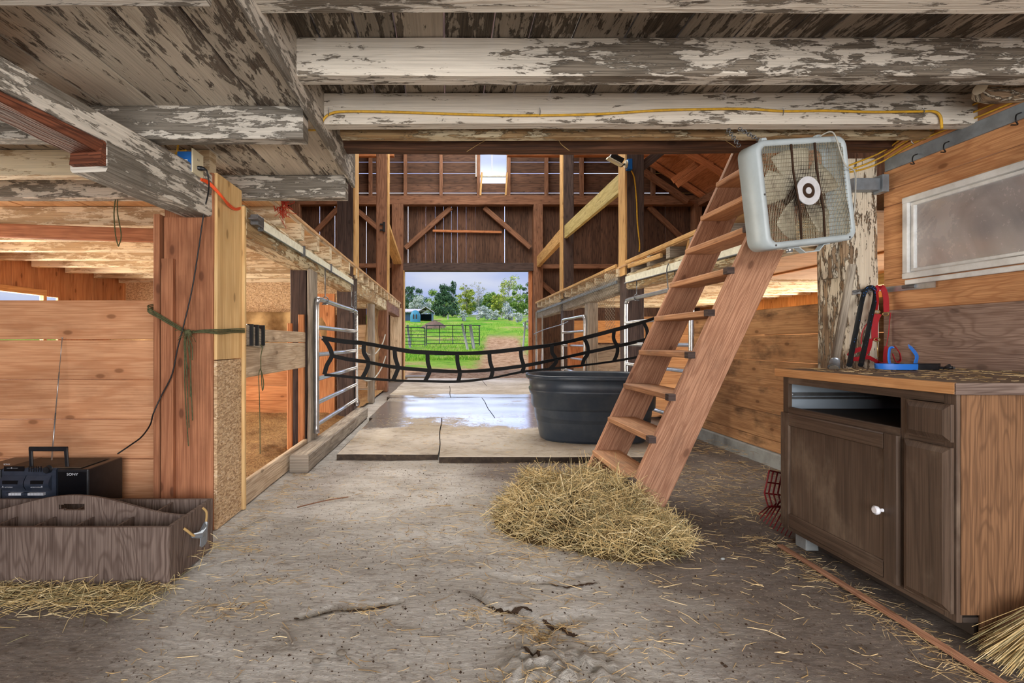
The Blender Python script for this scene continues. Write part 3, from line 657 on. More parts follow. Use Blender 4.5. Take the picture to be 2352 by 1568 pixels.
single('loose_lath', (XR-.03, 5.5, 2.0), (XR-.03, 6.5, 2.03), .03, .05, M['pale_edge'], 'short yellow lath lying along the right beam beside the work light post', 'lath')
single('loose_offcut', (XR+.03, 5.02, 1.95), (XR+.03, 4.96, 2.07), .03, .07, M['pale_edge'], 'short pale offcut standing on the right beam beside the ladder', 'offcut')
# metal tracks
t = thing('sliding_track', 'cream metal door track fixed to the left stall beam', 'track', (XL+.02, 3.7, 1.84))
b = MB(); b.box(XL+.012, XL+.03, 3.30, 6.6, 1.80, 1.865, 'y', ch=.002); b.out('rail', M['track'], t)
b = MB(); b.tube([(XL+.035, 3.28, 1.795), (XL+.035, 6.6, 1.795)], .007, 6); b.out('lower_lip', M['steel_dark'], t)
for y in (3.32, 4.3, 5.3): b = MB(); b.box(XL+.01, XL+.045, y, y+.02, 1.785, 1.875, 'z'); b.out('bracket', M['steel_dark'], t)
b = MB(); b.box(XL+.01, XL+.06, 3.20, 3.30, 1.80, 1.865, 'y', ch=.005); b.box(XL+.02, XL+.08, 3.14, 3.2, 1.82, 1.83, 'y'); b.out('end_stop', M['steel_dark'], t)
t = thing('sliding_track', 'cream metal door track fixed to the right stall beam behind the ladder', 'track', (XR-.02, 4.5, 1.84))
b = MB(); b.bar((XR-.02, 4.0, 1.80), (XR-.02, 6.62, 1.87), .02, .085, ch=.002); b.out('rail', M['track'], t)
b = MB(); b.tube([(XR-.04, 4.0, 1.755), (XR-.04, 6.62, 1.825)], .008, 6); b.out('lower_lip', M['steel_dark'], t)
single('wall_conduit', (XR-.02, 7.0, 1.885), (XR-.02, 13.3, 1.83), .02, .045, M['zinc'], 'grey strip along the far right beam under the netting', 'strip', 10, .004)
# ---- stall posts and tall posts.  Each tall post: backlit front coloured dark, lit aisle side coloured pale
def tall_post(x0, x1, y0, y1, z1, side, label, m1='dark_old', m2='pale_edge'):
    t = thing('barn_post', label, 'post', ((x0+x1)/2, (y0+y1)/2, 0))
    b = MB(); b.box(x0, x1, y0, y1, 0, z1, 'z', 60, .010, .012, x0+y0); b.out('post_body', M[m1], t)
    xs = x1 if side > 0 else x0; b = MB()
    b.bar((xs+side*.012, (y0+y1)/2, 1.95), (xs+side*.012, (y0+y1)/2, z1), .024, (y1-y0)*.98, (0, 1, 0), 40, .004, .004, y0); b.out('lit_aisle_face', M[m2], t, label='lit aisle side, coloured pale')
tall_post(-1.49, -1.265, 6.72, 7.02, 6.8, 1, 'tall dark post with a lit aisle edge coloured pale, left row, nearer one')
tall_post(-1.50, -1.27, 10.52, 10.78, 6.8, 1, 'tall reddish post with an iron latch, left row, farther one', 'barn_red')
tall_post(2.40, 2.63, 6.69, 6.97, 7.3, -1, 'tall dark post carrying the blue work light, right row, nearer one')
tall_post(2.40, 2.62, 10.37, 10.62, 7.3, -1, 'tall dark post with a lit aisle edge coloured pale, right row, farther one')
# iron latch on the far left post
b = MB(); b.box(-1.36, -1.31, 10.48, 10.515, 3.36, 3.56, 'z'); b.box(-1.42, -1.36, 10.49, 10.51, 3.50, 3.53, 'x'); b.box(-1.42, -1.36, 10.49, 10.51, 3.38, 3.41, 'x'); b.out('iron_latch', M['black_wire'], label='black iron latch on the farther left post', cat='latch')
# shorter stall posts
def post(name, x0, x1, y0, y1, z0, z1, mat, label, amp=.006, cat='post'):
    b = MB(); b.box(x0, x1, y0, y1, z0, z1, 'z', max(4, int((z1-z0)/.1)), amp, .008, x0*3+y0); return b.out(name, M[mat], label=label, cat=cat)
post('stall_post', -1.46, -1.31, 4.64, 4.84, 0, 1.72, 'dark_old', 'dark square stall post between the weathered rail and the left gate')
post('stall_post', -1.29, -1.262, 4.60, 4.86, 0, 1.72, 'grey_wood', 'grey board facing the aisle on the stall post by the left gate')
post('stall_board', -1.37, -1.315, 4.585, 4.625, 0, 1.30, 'pine_red', 'short upright orange board in front of the dark stall post', .002, 'board')
post('stall_board', -1.47, -1.425, 4.58, 4.62, 0, 1.22, 'pine_red', 'narrow upright orange board at the left edge of the dark stall post', .002, 'board')
post('stall_post', -1.90, -1.52, 6.76, 6.80, 0, 1.70, 'pine_red', 'wide orange boarded panel beside the nearer left post', .002, 'panel')
post('stall_post', -1.37, -1.27, 8.55, 8.75, 0, 1.70, 'grey_wood', 'grey stall post midway along the far left stall')
post('stall_post', XR+.02, XR+.2, 8.58, 8.78, 0, 1.76, 'grey_wood', 'grey stall post in the middle of the far right stalls')
post('stall_post', XR+.14, XR+.34, 7.05, 7.25, 0, 1.76, 'dark_old', 'dark rough post just beyond the work light post')
post('door_post', -1.50, -1.19, 13.42, 13.70, 0, 4.75, 'barn_red', 'reddish left door post of the far doorway')
post('door_post', 2.31, 2.56, 13.42, 13.70, 0, 4.75, 'barn_red', 'reddish right door post of the far doorway')
post('door_jamb_board', -1.185, -1.16, 13.40, 13.71, 0, 2.97, 'pale_edge', 'pale strip lining the left side of the far doorway', .002, 'board')
post('door_jamb_board', 2.20, 2.30, 13.56, 13.66, 0, 2.96, 'rafter', 'orange board lining the right side of the far doorway', .002, 'board')
post('door_jamb_board', -1.52, -1.22, 13.25, 13.30, 0, 1.95, 'weathered', 'pale board standing beside the left side of the far doorway', .003, 'board')
# ---- far frame
single('door_lintel', (-1.19, 13.58, 3.07), (2.31, 13.58, 3.07), .2, .22, M['dark_old'], 'dark lintel over the far doorway', 'beam', 10, .006)
single('tie_beam', (-4.82, 13.55, 4.86), (6.8, 13.55, 4.86), .22, .24, M['barn_red'], 'long brown tie beam across the far wall above the door', 'beam', 50, .012)
single('girt', (-4.8, 13.62, 3.12), (-1.52, 13.62, 3.12), .1, .12, M['barn_red'], 'horizontal girt on the far wall, left of the doorway', 'beam', 8, .004)
single('girt', (2.56, 13.62, 3.10), (6.8, 13.62, 3.10), .1, .12, M['barn_red'], 'horizontal girt on the far wall, right of the doorway', 'beam', 8, .004)
def brace(a, c, Y, label, mat='barn_red', w=.08, h=.13): single('knee_brace', at(a[0], a[1], Y), at(c[0], c[1], Y), w, h, M[mat], label, 'brace', 6, .004, .006, (0, 1, 0) if False else (0, 0, 1))
brace((931, 570), (1036, 477), 13.6, 'knee brace above the doorway, rising to the right from the left door post')
brace((1218, 569), (1112, 477), 13.6, 'knee brace above the doorway, rising to the left from the right door post')
brace((817, 480), (896, 548), 13.6, 'knee brace sloping down to the left door post')
brace((712, 546), (781, 473), 13.6, 'knee brace at the far left of the end wall')
brace((1375, 470), (1300, 535), 13.6, 'knee brace on the end wall between the two right posts')
brace((1490, 474), (1565, 545), 13.6, 'knee brace at the far right of the end wall')
brace((1232, 640), (1290, 690), 13.6, 'small low brace beside the right door post')
single('nailed_stick', at(994, 530, 13.66), at(1152, 533, 13.66), .05, .06, M['rafter'], 'thin stick nailed across the boards above the doorway', 'stick', 6, .004)
# pale big braces from tall posts
single('pale_brace', (2.44, 13.44, 3.20), (2.46, 10.62, 3.34), .10, .28, M['pale_edge'], 'pale brace rising from the right door post to the farther right post', 'brace', 6, .004, .008)
single('pale_brace', (2.45, 10.37, 3.33), (2.45, 6.96, 3.29), .06, .27, M['yellow_board'], 'broad pale brace between the two right posts, below the work light', 'brace', 6, .003, .006)
single('pale_brace', (-1.34, 13.44, 3.18), (-1.36, 10.77, 3.56), .22, .10, M['pale_edge'], 'pale brace board at the left door post', 'brace', 6, .004, .006)
# studs on the upper end wall and far posts
for i, px in enumerate((851, 931, 1013, 1099, 1168, 1255, 1336, 1500)):
    x = (px-VX)*13.62/F; b = MB(); b.box(x-.045, x+.045, 13.56, 13.70, 4.98, 8.2, 'z', 8, .004)
    b.out('wall_stud', M['barn_red'], label='upright stud on the upper end wall, %s from the left' % ordn[i].replace('nearest', 'first'), cat='stud', group='studs of the upper end wall')
post('wall_post', (667-VX)*13.5/F, (690-VX)*13.5/F, 13.4, 13.65, 2.1, 4.75, 'barn_red', 'corner post at the left end of the far wall')
post('wall_post', 6.62, 6.82, 13.4, 13.65, 2.1, 4.75, 'barn_red', 'corner post at the right end of the far wall')
for dx, l in ((wx0+.06, 'left'), (wx1-.05, 'right')):
    single('window_prop', (dx, 13.45, 4.98), (dx+.04, 13.45, 5.6), .05, .05, M['pale_edge'], 'slim pale prop below the small upper window, on its %s' % l, 'prop')
# high cross tie seen just under the header, and the diagonal above the work light
single('cross_tie', at(1165, 352, 12.6), at(1690, 352, 12.6), .16, .16, M['rafter'], 'long thin orange tie close under the header beam at right', 'beam', 20, .006)
single('cross_tie', at(770, 356, 12.9), at(905, 356, 12.9), .12, .10, M['rafter'], 'short pale tie close under the header beam at left', 'beam', 6, .006)
single('knee_brace', at(1468, 388, 6.85), at(1530, 338, 6.85), .12, .12, M['dark_old'], 'dark knee brace at the head of the work light post', 'brace', 5, .005)
single('roof_purlin', at(1470, 388, 13.3), at(1580, 462, 13.3), .1, .16, M['barn_red'], 'brown sloping member left of the right hand rafters', 'beam', 5, .005)
# ---- door lining and sill: bottom board and timber at the left stall
single('sill_board', (-1.31, 3.17, .078), (-1.31, 4.62, .078), .035, .158, M['weathered'], 'bottom board closing the near left stall', 'board', 14, .004)
single('sill_timber', (-1.195, 4.03, .07), (-1.185, 6.95, .07), .155, .14, M['grey_wood'], 'heavy grey timber lying on the floor along the left gate', 'timber', 30, .006, .01)
t = thing('stall_rail', 'weathered plank rail across the near left stall', 'rail', (XL-.05, 3.2, .82))
b = MB(); b.bar((-1.325, 3.17, 1.095), (-1.325, 4.60, 1.095), .035, .09, (0, 0, 1), 14, .003); b.out('board', M['weathered'], t)
b = MB(); b.bar((-1.325, 3.17, .93), (-1.325, 4.60, .93), .035, .225, (0, 0, 1), 14, .003); b.out('board', M['weathered'], t)
# stall partitions
plank_wall('stall_partition', -4.8, -1.52, 6.86, 6.89, .05, 1.42, 'h', M['pine_red'], (.2, .25), seed=31, kind=None, label='orange board partition at the back of the near left stall', cat='partition')
plank_wall('stall_partition', -4.8, -1.5, 10.66, 10.69, .05, 1.42, 'h', M['weathered'], (.2, .25), seed=32, kind=None, label='weathered board partition of the farther left stall', cat='partition')
plank_wall('stall_partition', 2.64, 6.85, 10.5, 10.53, .02, 1.0, 'h', M['grey_wood'], (.3, .36), seed=33, kind=None, label='greyish white board partition in the far right stalls', cat='partition')
plank_wall('stall_partition', 2.64, 6.85, 10.5, 10.53, 1.03, 1.5, 'h', M['tan_board'], (.2, .24), seed=34, kind=None, label='tan upper boards of the far right stall partition', cat='partition')
plank_wall('stall_partition', 2.66, 6.85, 6.88, 6.91, .02, 1.4, 'h', M['tan_board'], (.2, .24), seed=35, kind=None, label='tan board partition behind the right gate', cat='partition')
# folded strand board ceiling flap and tarp in the left stall
b = MB(); b.box(-4.7, -1.55, 7.31, 7.325, 1.42, 1.92, 'x'); b.out('strand_board_sheet', M['osb'], label='strand board sheet hanging under the loft in the left stall', cat='sheet')
b = MB(); b.grid(lambda u, v: (-4.6+3.05*u, 6.80+.03*sin(u*23+v*3)+.02*sin(u*51), 1.0+.46*v-.03*abs(sin(u*6))*(1-v)), 60, 8); b.out('canvas_tarp', M['tarp'], label='brown canvas tarp draped over the left stall partition', cat='tarp', solid=.004)
b = MB(); b.grid(lambda u, v: (-1.44+.02*sin(v*9+u*4), 8.85+1.6*u, .25+1.475*v+.02*sin(u*9)*(1-v)), 16, 10); b.out('canvas_tarp', M['tarp'], label='pale canvas sheet hanging beside the farther left post', cat='tarp', solid=.004)
# sawdust bedding
b = MB(); b.grid(lambda u, v: (-4.8+3.46*u, 3.02+3.8*v, .02+.10*min(1, (1-u)*8+.35)*(.7+.5*noise.noise(Vector((u*8, v*9, 2))))+.012*noise.noise(Vector((u*50, v*50, 4)))), 110, 110); b.out('sawdust_bedding', M['sawdust'], label='golden sawdust bedding on the near left stall floor', cat='bedding', kind='stuff')
b = MB(); b.grid(lambda u, v: (-4.8+3.46*u, 7.1+3.5*v, .04+.04*noise.noise(Vector((u*8, v*9, 2)))), 30, 30); b.out('sawdust_bedding', M['sawdust'], label='sawdust bedding in the farther left stall', cat='bedding', kind='stuff')
b = MB(); b.grid(lambda u, v: (2.92+3.9*u, 3.9+9.0*v, .04+.03*noise.noise(Vector((u*8, v*19, 2)))), 30, 60); b.out('sawdust_bedding', M['sawdust'], label='sawdust bedding on the floor of the right stalls', cat='bedding', kind='stuff')
# ---- right: whitewashed corner post and low wall
t = thing('whitewashed_post', 'thick flaking whitewashed post between the window wall and the low plank wall', 'post', (2.6, 3.25, 0))
b = MB(); b.box(2.50, 2.715, 3.14, 3.40, 0, 2.2, 'z', 44, .010, .02, 4); b.out('post_body', M['whitewash_post'], t)
b = MB(); b.box(2.455, 2.50, 3.20, 3.30, 1.46, 2.05, 'z', 8, .006, .006); b.out('side_cleat', M['whitewash_post'], t)
t = thing('plank_low_wall', 'low wall of stained planks between the whitewashed post and the right stall', 'wall', (2.78, 4.1, 0))
for k in range(6):
    b = MB(); z1 = 1.335-k*.225; z0 = max(.12, z1-.222); b.box(2.76, 2.79, 3.15, 5.6, z0, z1, 'y', 6, .002, .004); b.out('plank', M['wall_plank'], t)
b = MB(); b.box(2.73, 2.87, 3.1, 5.7, -.02, .118, 'y', 20, .004, .01); b.out('concrete_curb', M['concrete'], label='grey concrete curb under the low plank wall', cat='curb')
single('yellow_plate', (5.55, 3.1, 1.86), (5.55, 6.8, 1.86), .12, .16, M['yellow_board'], 'yellowish green plank under the right stall ceiling', 'plank', 8, .004)
single('yellow_plate', (4.2, 3.2, 1.905), (4.2, 6.8, 1.905), .06, .016, M['tan_board'], 'thin pale batten on the right stall ceiling', 'batten', 2, 0)
b = MB()
for k in range(26):
    a = random.Random(k); b.sphere((5.5+a.uniform(-.04, .04), 4.2+k*.075, 1.74+a.uniform(-.02, .02)), .05, 7, 5, (1, 1.3, a.uniform(.5, 1)))
b.out('insulation_tuft', M['wool'], label='yellow fluffy insulation poking out below the yellowish plank', cat='insulation')
# ---- rubber mats down the aisle
rows = [(4.47, 6.62, -.99, -.08, 2.0), (6.63, 9.05, -1.04, .62, 2.28), (9.06, 11.45, -1.10, .05, 2.28), (11.46, 13.9, -1.10, .9, 2.2)]
nm = ['first', 'second', 'third', 'fourth']
for i, (a, c, l, m_, r) in enumerate(rows):
    for s_, (p, q) in (('left', (l, m_-.006)), ('right', (m_+.006, r))):
        yo = -.10 if (i == 0 and s_ == 'right') else 0
        b = MB(); hh = .046-.003*(i % 2)
        fn = lambda x, y: hh+.006*noise.noise(Vector((x*2, y*2, i)))
        NX, NY = 16, 16
        b.grid(lambda u, v: (p+(q-p)*u+.006*sin(v*9+i), a+yo+(c-a-.012-yo)*v+(.012*noise.noise(Vector((u*3+i, 0, 0))) if v == 0 else 0), fn(p+(q-p)*u, a+(c-a)*v)), NX, NY)
        t = thing('rubber_mat', 'worn rubber mat on the aisle floor, %s side of the %s row from the ladder' % (s_, nm[i]), 'mat', ((p+q)/2, (a+c)/2, 0), 'rubber mats'); b.out('mat_top', M['rubber_mat'], t); b = MB()
        b.grid(lambda u, v: (p+(q-p)*u, a+yo+.0*u+(.012*noise.noise(Vector((u*3+i, 0, 0)))), -.02+(fn(p+(q-p)*u, a)+.02)*v), NX, 1)  # rubber side darkened to paint in the lip's shadow line
        b.grid(lambda u, v: (q, a+yo+(c-a-.012-yo)*u, -.02+(fn(q, a+(c-a)*u)+.02)*v), 6, 1)
        b.grid(lambda u, v: (p, a+yo+(c-a-.012-yo)*(1-u), -.02+(fn(p, a+(c-a)*(1-u))+.02)*v), 6, 1)
        b.out('mat_edge', M['mat_edge'], t, label='dark cut edge of the mat, shadow line painted in')
# ---- near right wall metal strips, window
t = thing('window_2', None, None, (2.70, 2.36, 1.4)); t['kind'] = 'structure'
b = MB(); x = 2.690
for (a0, a1, c0, c1) in ((1.79, 2.965, 1.42, 1.455), (1.79, 2.965, 1.865, 1.90)): b.box(x, x+.045, a0, a1, c0, c1, 'y')
for a in (1.79, 2.93): b.box(x, x+.045, a, a+.035, 1.455, 1.865, 'z')
b.out('window_frame', M['white_paint'], t, bevel=.002)
b = MB(); x = 2.705
for (a0, a1, c0, c1) in ((1.83, 2.925, 1.46, 1.478), (1.83, 2.925, 1.843, 1.862)): b.box(x, x+.025, a0, a1, c0, c1, 'y')
for a in (1.83, 2.905): b.box(x, x+.025, a, a+.02, 1.478, 1.843, 'z')
b.out('sash', M['white_paint'], t)
g = NT('dusty_glass'); gg = g.n('ShaderNodeTexCoord'); q = g.noise(gg.outputs['Object'], 2.2, 5, .6, .6); q2 = g.noise(gg.outputs['Object'], 40, 4, .7)
g.b.inputs['Roughness'].default_value = .09; g.l(g.mix(g.ss(q, .35, .65), lin((168, 178, 188)), lin((214, 220, 226))), g.b.inputs['Base Color'])
g.l(g.math('ADD', g.ss(q, .3, .7, .12, .3), g.ss(q2, .55, .75, 0, .2)), g.b.inputs['Roughness']); g.b.inputs['Transmission Weight'].default_value = .6; g.b.inputs['Specular IOR Level'].default_value = .9
g.b.inputs['Coat Weight'].default_value = 1; g.b.inputs['Coat Roughness'].default_value = .04
M['dusty_glass'] = g.m
b = MB(); b.box(2.716, 2.720, 1.85, 2.906, 1.478, 1.843, 'y', ch=.0005); b.out('pane', M['dusty_glass'], t)
b = MB(); b.box(2.685, 2.70, 1.75, 2.94, 1.385, 1.412, 'y'); b.out('window_sill', M['white_paint'], t)
b = MB(); b.box(2.722, 2.74, 2.18, 2.2, 1.48, 1.84, 'z'); b.out('mullion', M['white_paint'], t)
b = MB(); b.box(4.5, 4.54, .6, 3.0, 0, 2.6, 'y'); b.out('added_pane_backing_wall', M['white_paint'], kind='structure')  # pale wall added outside to brighten the pane

b = MB(); b.box(2.93, 2.95, 1.2, 2.44, 1.2, 2.3, 'y'); b.out('pane_reflection_panel', M['dark_old'], kind='structure')  # dark panel added outside to stand for the pane's dark reflection
b = MB(); b.box(2.84, 2.88, 2.46, 2.52, 1.3, 2.2, 'z'); b.out('pane_reflection_panel', M['white_paint'], kind='structure')  # white strip added outside for the pane's pale reflection
# dark strips along the floor cracks: soil with the lip's shade painted in
M['soil_and_shade'] = plain('dark_soil_and_shade', (58, 46, 38), .95, 0, .1, 40, .6, (96, 78, 62), 1)
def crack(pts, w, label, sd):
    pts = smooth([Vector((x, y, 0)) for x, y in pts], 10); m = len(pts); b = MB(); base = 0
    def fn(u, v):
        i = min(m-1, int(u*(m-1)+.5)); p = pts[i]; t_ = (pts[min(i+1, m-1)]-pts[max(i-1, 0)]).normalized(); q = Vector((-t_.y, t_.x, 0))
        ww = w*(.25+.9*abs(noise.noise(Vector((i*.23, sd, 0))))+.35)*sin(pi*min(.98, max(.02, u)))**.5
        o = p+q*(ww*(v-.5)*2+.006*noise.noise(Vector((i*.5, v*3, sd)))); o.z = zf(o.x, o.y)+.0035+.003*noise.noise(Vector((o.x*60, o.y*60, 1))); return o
    b.grid(fn, m-1, 4); return b.out('floor_crack', M['soil_and_shade'], label=label, cat='crack')
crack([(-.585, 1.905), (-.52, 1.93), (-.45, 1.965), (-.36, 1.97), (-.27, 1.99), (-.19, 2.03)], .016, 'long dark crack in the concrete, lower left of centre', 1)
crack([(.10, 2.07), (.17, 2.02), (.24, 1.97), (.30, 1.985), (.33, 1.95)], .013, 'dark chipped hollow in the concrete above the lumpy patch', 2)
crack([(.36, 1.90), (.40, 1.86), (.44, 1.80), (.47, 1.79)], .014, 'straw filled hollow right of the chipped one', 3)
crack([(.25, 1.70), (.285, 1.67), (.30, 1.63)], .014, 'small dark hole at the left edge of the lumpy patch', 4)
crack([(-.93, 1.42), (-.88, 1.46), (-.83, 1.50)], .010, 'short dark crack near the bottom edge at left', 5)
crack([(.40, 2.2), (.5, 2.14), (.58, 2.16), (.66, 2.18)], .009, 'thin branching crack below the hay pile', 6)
# ================================================================== THINGS
# ---- steep barn stair
YN, YB = 2.875, 3.69
sl = 2.2
t = thing('barn_stair', 'steep open wooden stair ladder rising to the loft beside the hay pile', 'stair', (1.1, 3.3, 0))
def stringer(y0, y1, ztop, nm):
    b = MB(); zf_ = lambda x: 0
    # outline in the XZ plane: front edge x = .99+z/sl, back edge x = 1.222+z/sl
    pts = []; n_ = 24
    for i in range(n_+1): z = ztop*i/n_; pts.append((.985+z/sl+.002*sin(i*1.7), y0, z))
    back = [(1.228+z/sl+.003*sin(z*9), y0, z) for z in [ztop*(1-i/n_) for i in range(n_+1)]]
    # long boards want uv along their length: use a bar, cut level at the floor
    d = Vector((1/sl, 0, 1)).normalized(); wd = .243*d.z
    c0 = Vector((1.106, (y0+y1)/2, 0))+d*(-.0); L = ztop/d.z
    b.bar(c0-d*.0+Vector((0, 0, .052)), c0+d*L, wd, abs(y1-y0), (0, 1, 0), 30, .0015, .005, 2.0)
    # lower wedge so that the foot stands flat
    a = [(.992, y0, .0), (1.222, y0, .0), (1.24, y0, .06), (1.205, y0, .14), (1.02, y0, .08)]
    b.poly(a, (0, 1, 0), abs(y1-y0))
    o_ = b.out(nm, M['stair'], t); nrm = Vector((-d.z, 0, d.x)); e0 = c0+nrm*(wd/2+.0012)
    b = MB(); b.bar(e0+d*.12, e0+d*L, .003, abs(y1-y0)*.96, (0, 1, 0), 30, .0008, .001); b.out('worn_edge', M['weathered'], o_, label='pale worn front edge')
    return o_
stringer(YN, YN+.042, 2.32, 'stringer'); stringer(YB-.04, YB, 2.6, 'stringer')
for k in range(9):
    x = 1.055+.1125*k; z = .262+.2435*k
    b = MB(); b.box(x, x+.20, YN+.043, YB-.041, z-.036, z, 'y', 8, .0015, .005); b.out('tread', M['tread'], t)
b = MB()
for k in range(9):
    x = 1.055+.1125*k; z = .262+.2435*k
    b.box(x-.012, x+.03, YN-.001, YN+.0425, z-.038, z+.001, 'y', ch=.002)
b.out('tread_end', M['dark_old'], t, label='dark end grain of the treads let into the near stringer')
# ---- cabinet
t = thing('base_cabinet', 'dark stained base cabinet with one drawer missing, under the dusty counter', 'cabinet', (2.15, 2.2, 0))
CX, CY0, CY1, CZ0, CZ1 = 1.775, 1.745, 2.648, .072, .866
b = MB()
b.box(CX+.02, 2.66, CY1-.018, CY1, CZ0, CZ1, 'z'); b.box(2.64, 2.66, CY0, CY1, CZ0, CZ1, 'z'); b.box(CX+.02, 2.64, CY0, CY1, CZ0, CZ0+.018, 'y')
b.box(CX+.02, 2.64, 1.93, 1.945, CZ0, CZ1, 'z'); b.box(CX+.02, 2.64, CY0+.02, CY1-.02, .685, .695, 'y')
b.out('carcass', M['interior_dark'], t)
b = MB(); b.poly([(CX+.012, CY0-.004, .10), (CX+.075, CY0-.004, .10), (CX+.075, CY0-.004, 0), (2.66, CY0-.004, 0), (2.66, CY0-.004, CZ1), (CX+.012, CY0-.004, CZ1)], (0, 1, 0), .0035, True); b.out('side_panel', M['cab_oak'], t, label='oak veneered end panel')
b = MB()                                                                 # face frame
for (a0, a1, c0, c1, ax) in ((CY1-.04, CY1, CZ0, CZ1, 'z'), (CY0, CY0+.045, CZ0, CZ1, 'z'), (1.928, 1.962, .105, .832, 'z'), (CY0+.045, CY1-.04, .832, CZ1, 'y'), (CY0+.045, 1.928, .672, .712, 'y'), (1.962, CY1-.04, .672, .712, 'y'), (CY0+.045, CY1-.04, CZ0, .105, 'y')):
    b.box(CX, CX+.02, a0, a1, c0, c1, ax, ch=.0015)
b.out('face_frame', M['cab_dark'], t)
d1 = MB()                                                                # big framed door
x = CX-.02; D = (1.955, 2.642, .098, .683)
for (a0, a1, c0, c1, ax) in ((D[0], D[0]+.065, D[2], D[3], 'z'), (D[1]-.065, D[1], D[2], D[3], 'z'), (D[0]+.065, D[1]-.065, D[2], D[2]+.07, 'y'), (D[0]+.065, D[1]-.065, D[3]-.065, D[3], 'y')):
    d1.box(x, x+.019, a0, a1, c0, c1, ax, ch=.005)
dr = d1.out('door', M['cab_dark'], t)
b = MB(); b.box(x+.010, x+.016, D[0]+.06, D[1]-.06, D[2]+.065, D[3]-.06, 'z'); b.out('door_panel', M['cab_dark'], dr)
b = MB(); kc = Vector((x-.001, 2.018, .372))
b.tube([kc, kc+Vector((-.012, 0, 0)), kc+Vector((-.018, 0, 0)), kc+Vector((-.022, 0, 0)), kc+Vector((-.031, 0, 0)), kc+Vector((-.035, 0, 0))], [.007, .006, .010, .017, .018, .012], 16); b.out('knob', M['white_knob'], dr)
def raised(y0, y1, z0, z1, nm):
    b = MB(); xx = CX-.001; m = .022
    b.box(xx-.012, xx, y0, y1, z0, z1, 'z', ch=.002)
    # bevelled raised centre
    o = [(xx-.012, y0+.004, z0+.004), (xx-.012, y1-.004, z0+.004), (xx-.012, y1-.004, z1-.004), (xx-.012, y0+.004, z1-.004)]
    i_ = [(xx-.022, y0+m, z0+m), (xx-.022, y1-m, z0+m), (xx-.022, y1-m, z1-m), (xx-.022, y0+m, z1-m)]
    n0 = len(b.v); b.v += [Vector(p) for p in o+i_]
    for k in range(4): l = (k+1) % 4; b.face((n0+k, n0+l, n0+4+l, n0+4+k), tuple((b.v[q].z, b.v[q].y) for q in (n0+k, n0+l, n0+4+l, n0+4+k)))
    b.face((n0+4, n0+5, n0+6, n0+7), tuple((b.v[n0+4+q].z, b.v[n0+4+q].y) for q in range(4)))
    return b.out(nm, M['cab_dark'], t)
raised(1.752, 1.935, .098, .678, 'door'); raised(1.752, 1.925, .698, .83, 'drawer')
b = MB(); b.box(CX+.02, 2.60, CY1-.024, CY1-.019, .70, .838, 'x'); b.out('drawer_side_liner', M['drawer_liner'], t)
b = MB(); b.box(CX+.006, 2.40, CY1-.038, CY1-.026, .752, .764, 'x', ch=.001); b.box(CX+.006, 2.40, CY1-.034, CY1-.026, .768, .786, 'x', ch=.001); b.tube([(CX+.03, CY1-.042, .775), (CX+.03, CY1-.030, .775)], .007, 12); b.out('drawer_slide', M['steel'], t)
b = MB(); b.box(CX+.03, 1.87, 2.52, 2.60, 0, .073, 'z', ch=.004); b.out('foot_block', M['concrete'], t)
b = MB(); b.box(CX+.08, CX+.10, CY0+.02, 2.5, .012, .07, 'y'); b.out('toe_board', M['interior_dark'], t)
t = thing('counter_top', 'dusty counter top with a pale front edge, beside the window wall', 'counter', (2.2, 2.2, .868))
b = MB(); b.box(1.752, 2.715, 1.724, 2.665, .868, .9085, 'y', ch=.002); b.out('slab', M['counter_top'], t)
b = MB(); b.box(1.742, 1.7525, 1.722, 2.667, .869, .9095, 'y', ch=.0015); b.out('front_edge', M['edge_wood'], t, label='pale wood front edge')
b = MB(); b.box(1.743, 2.715, 1.717, 1.7235, .868, .909, 'x', ch=.001); b.out('end_edge', M['crate'], t, label='mottled dark end edge')
ZC = .9085
# floor lath in front of the cabinet
single('floor_lath', (1.69, 1.28, .008), (1.70, 2.56, .008), .03, .014, M['stair'], 'narrow pinkish wooden lath lying on the floor in front of the cabinet', 'lath', 20, .003, .003)
# ---- things on the counter
t = thing('pole_handle', 'smooth wooden pole leaning on the whitewashed post with tape at its foot', 'pole', (2.02, 2.62, ZC))
p0 = Vector((2.005, 2.60, ZC+.004)); p1 = at(1957, 612, 2.95); b = MB(); b.tube([p0, p0.lerp(p1, .5), p1], [.0215, .0205, .0215], 14); b.out('pole', M['grey_wood'], t)
b = MB(); dpp = (p1-p0).normalized(); b.tube([p0+dpp*.005, p0+dpp*.03, p0+dpp*.055], [.027, .0235, .0225], 12); b.out('tape', M['duct_tape'], t)
# bracket rail with clips
t = thing('tool_clip_rail', 'galvanised rail with spring clips screwed across the post and wall', 'rail', (2.6, 3.0, 1.3))
q0 = at(1957, 672, 3.12); q1 = at(2028, 662, 3.10); b = MB(); b.bar(q0, q1, .006, .028, ch=.001); b.bar((2.708, 3.10, 1.372), (2.708, 2.78, 1.369), .006, .034, ch=.001); b.out('strip', M['steel'], t)
for c in ((2.52, 3.112, 1.362), (2.60, 3.112, 1.366)):
    b = MB(); b.tube(smooth([(c[0]-.02, c[1], c[2]-.012), (c[0]-.022, c[1]-.02, c[2]), (c[0], c[1]-.032, c[2]), (c[0]+.02, c[1]-.02, c[2])], 5), .004, 6); b.out('clip', M['steel_dark'], t)
b = MB(); b.bar((2.70, 2.97, 1.375), (2.70, 2.89, 1.372), .014, .02); b.out('clip', M['steel_dark'], t)
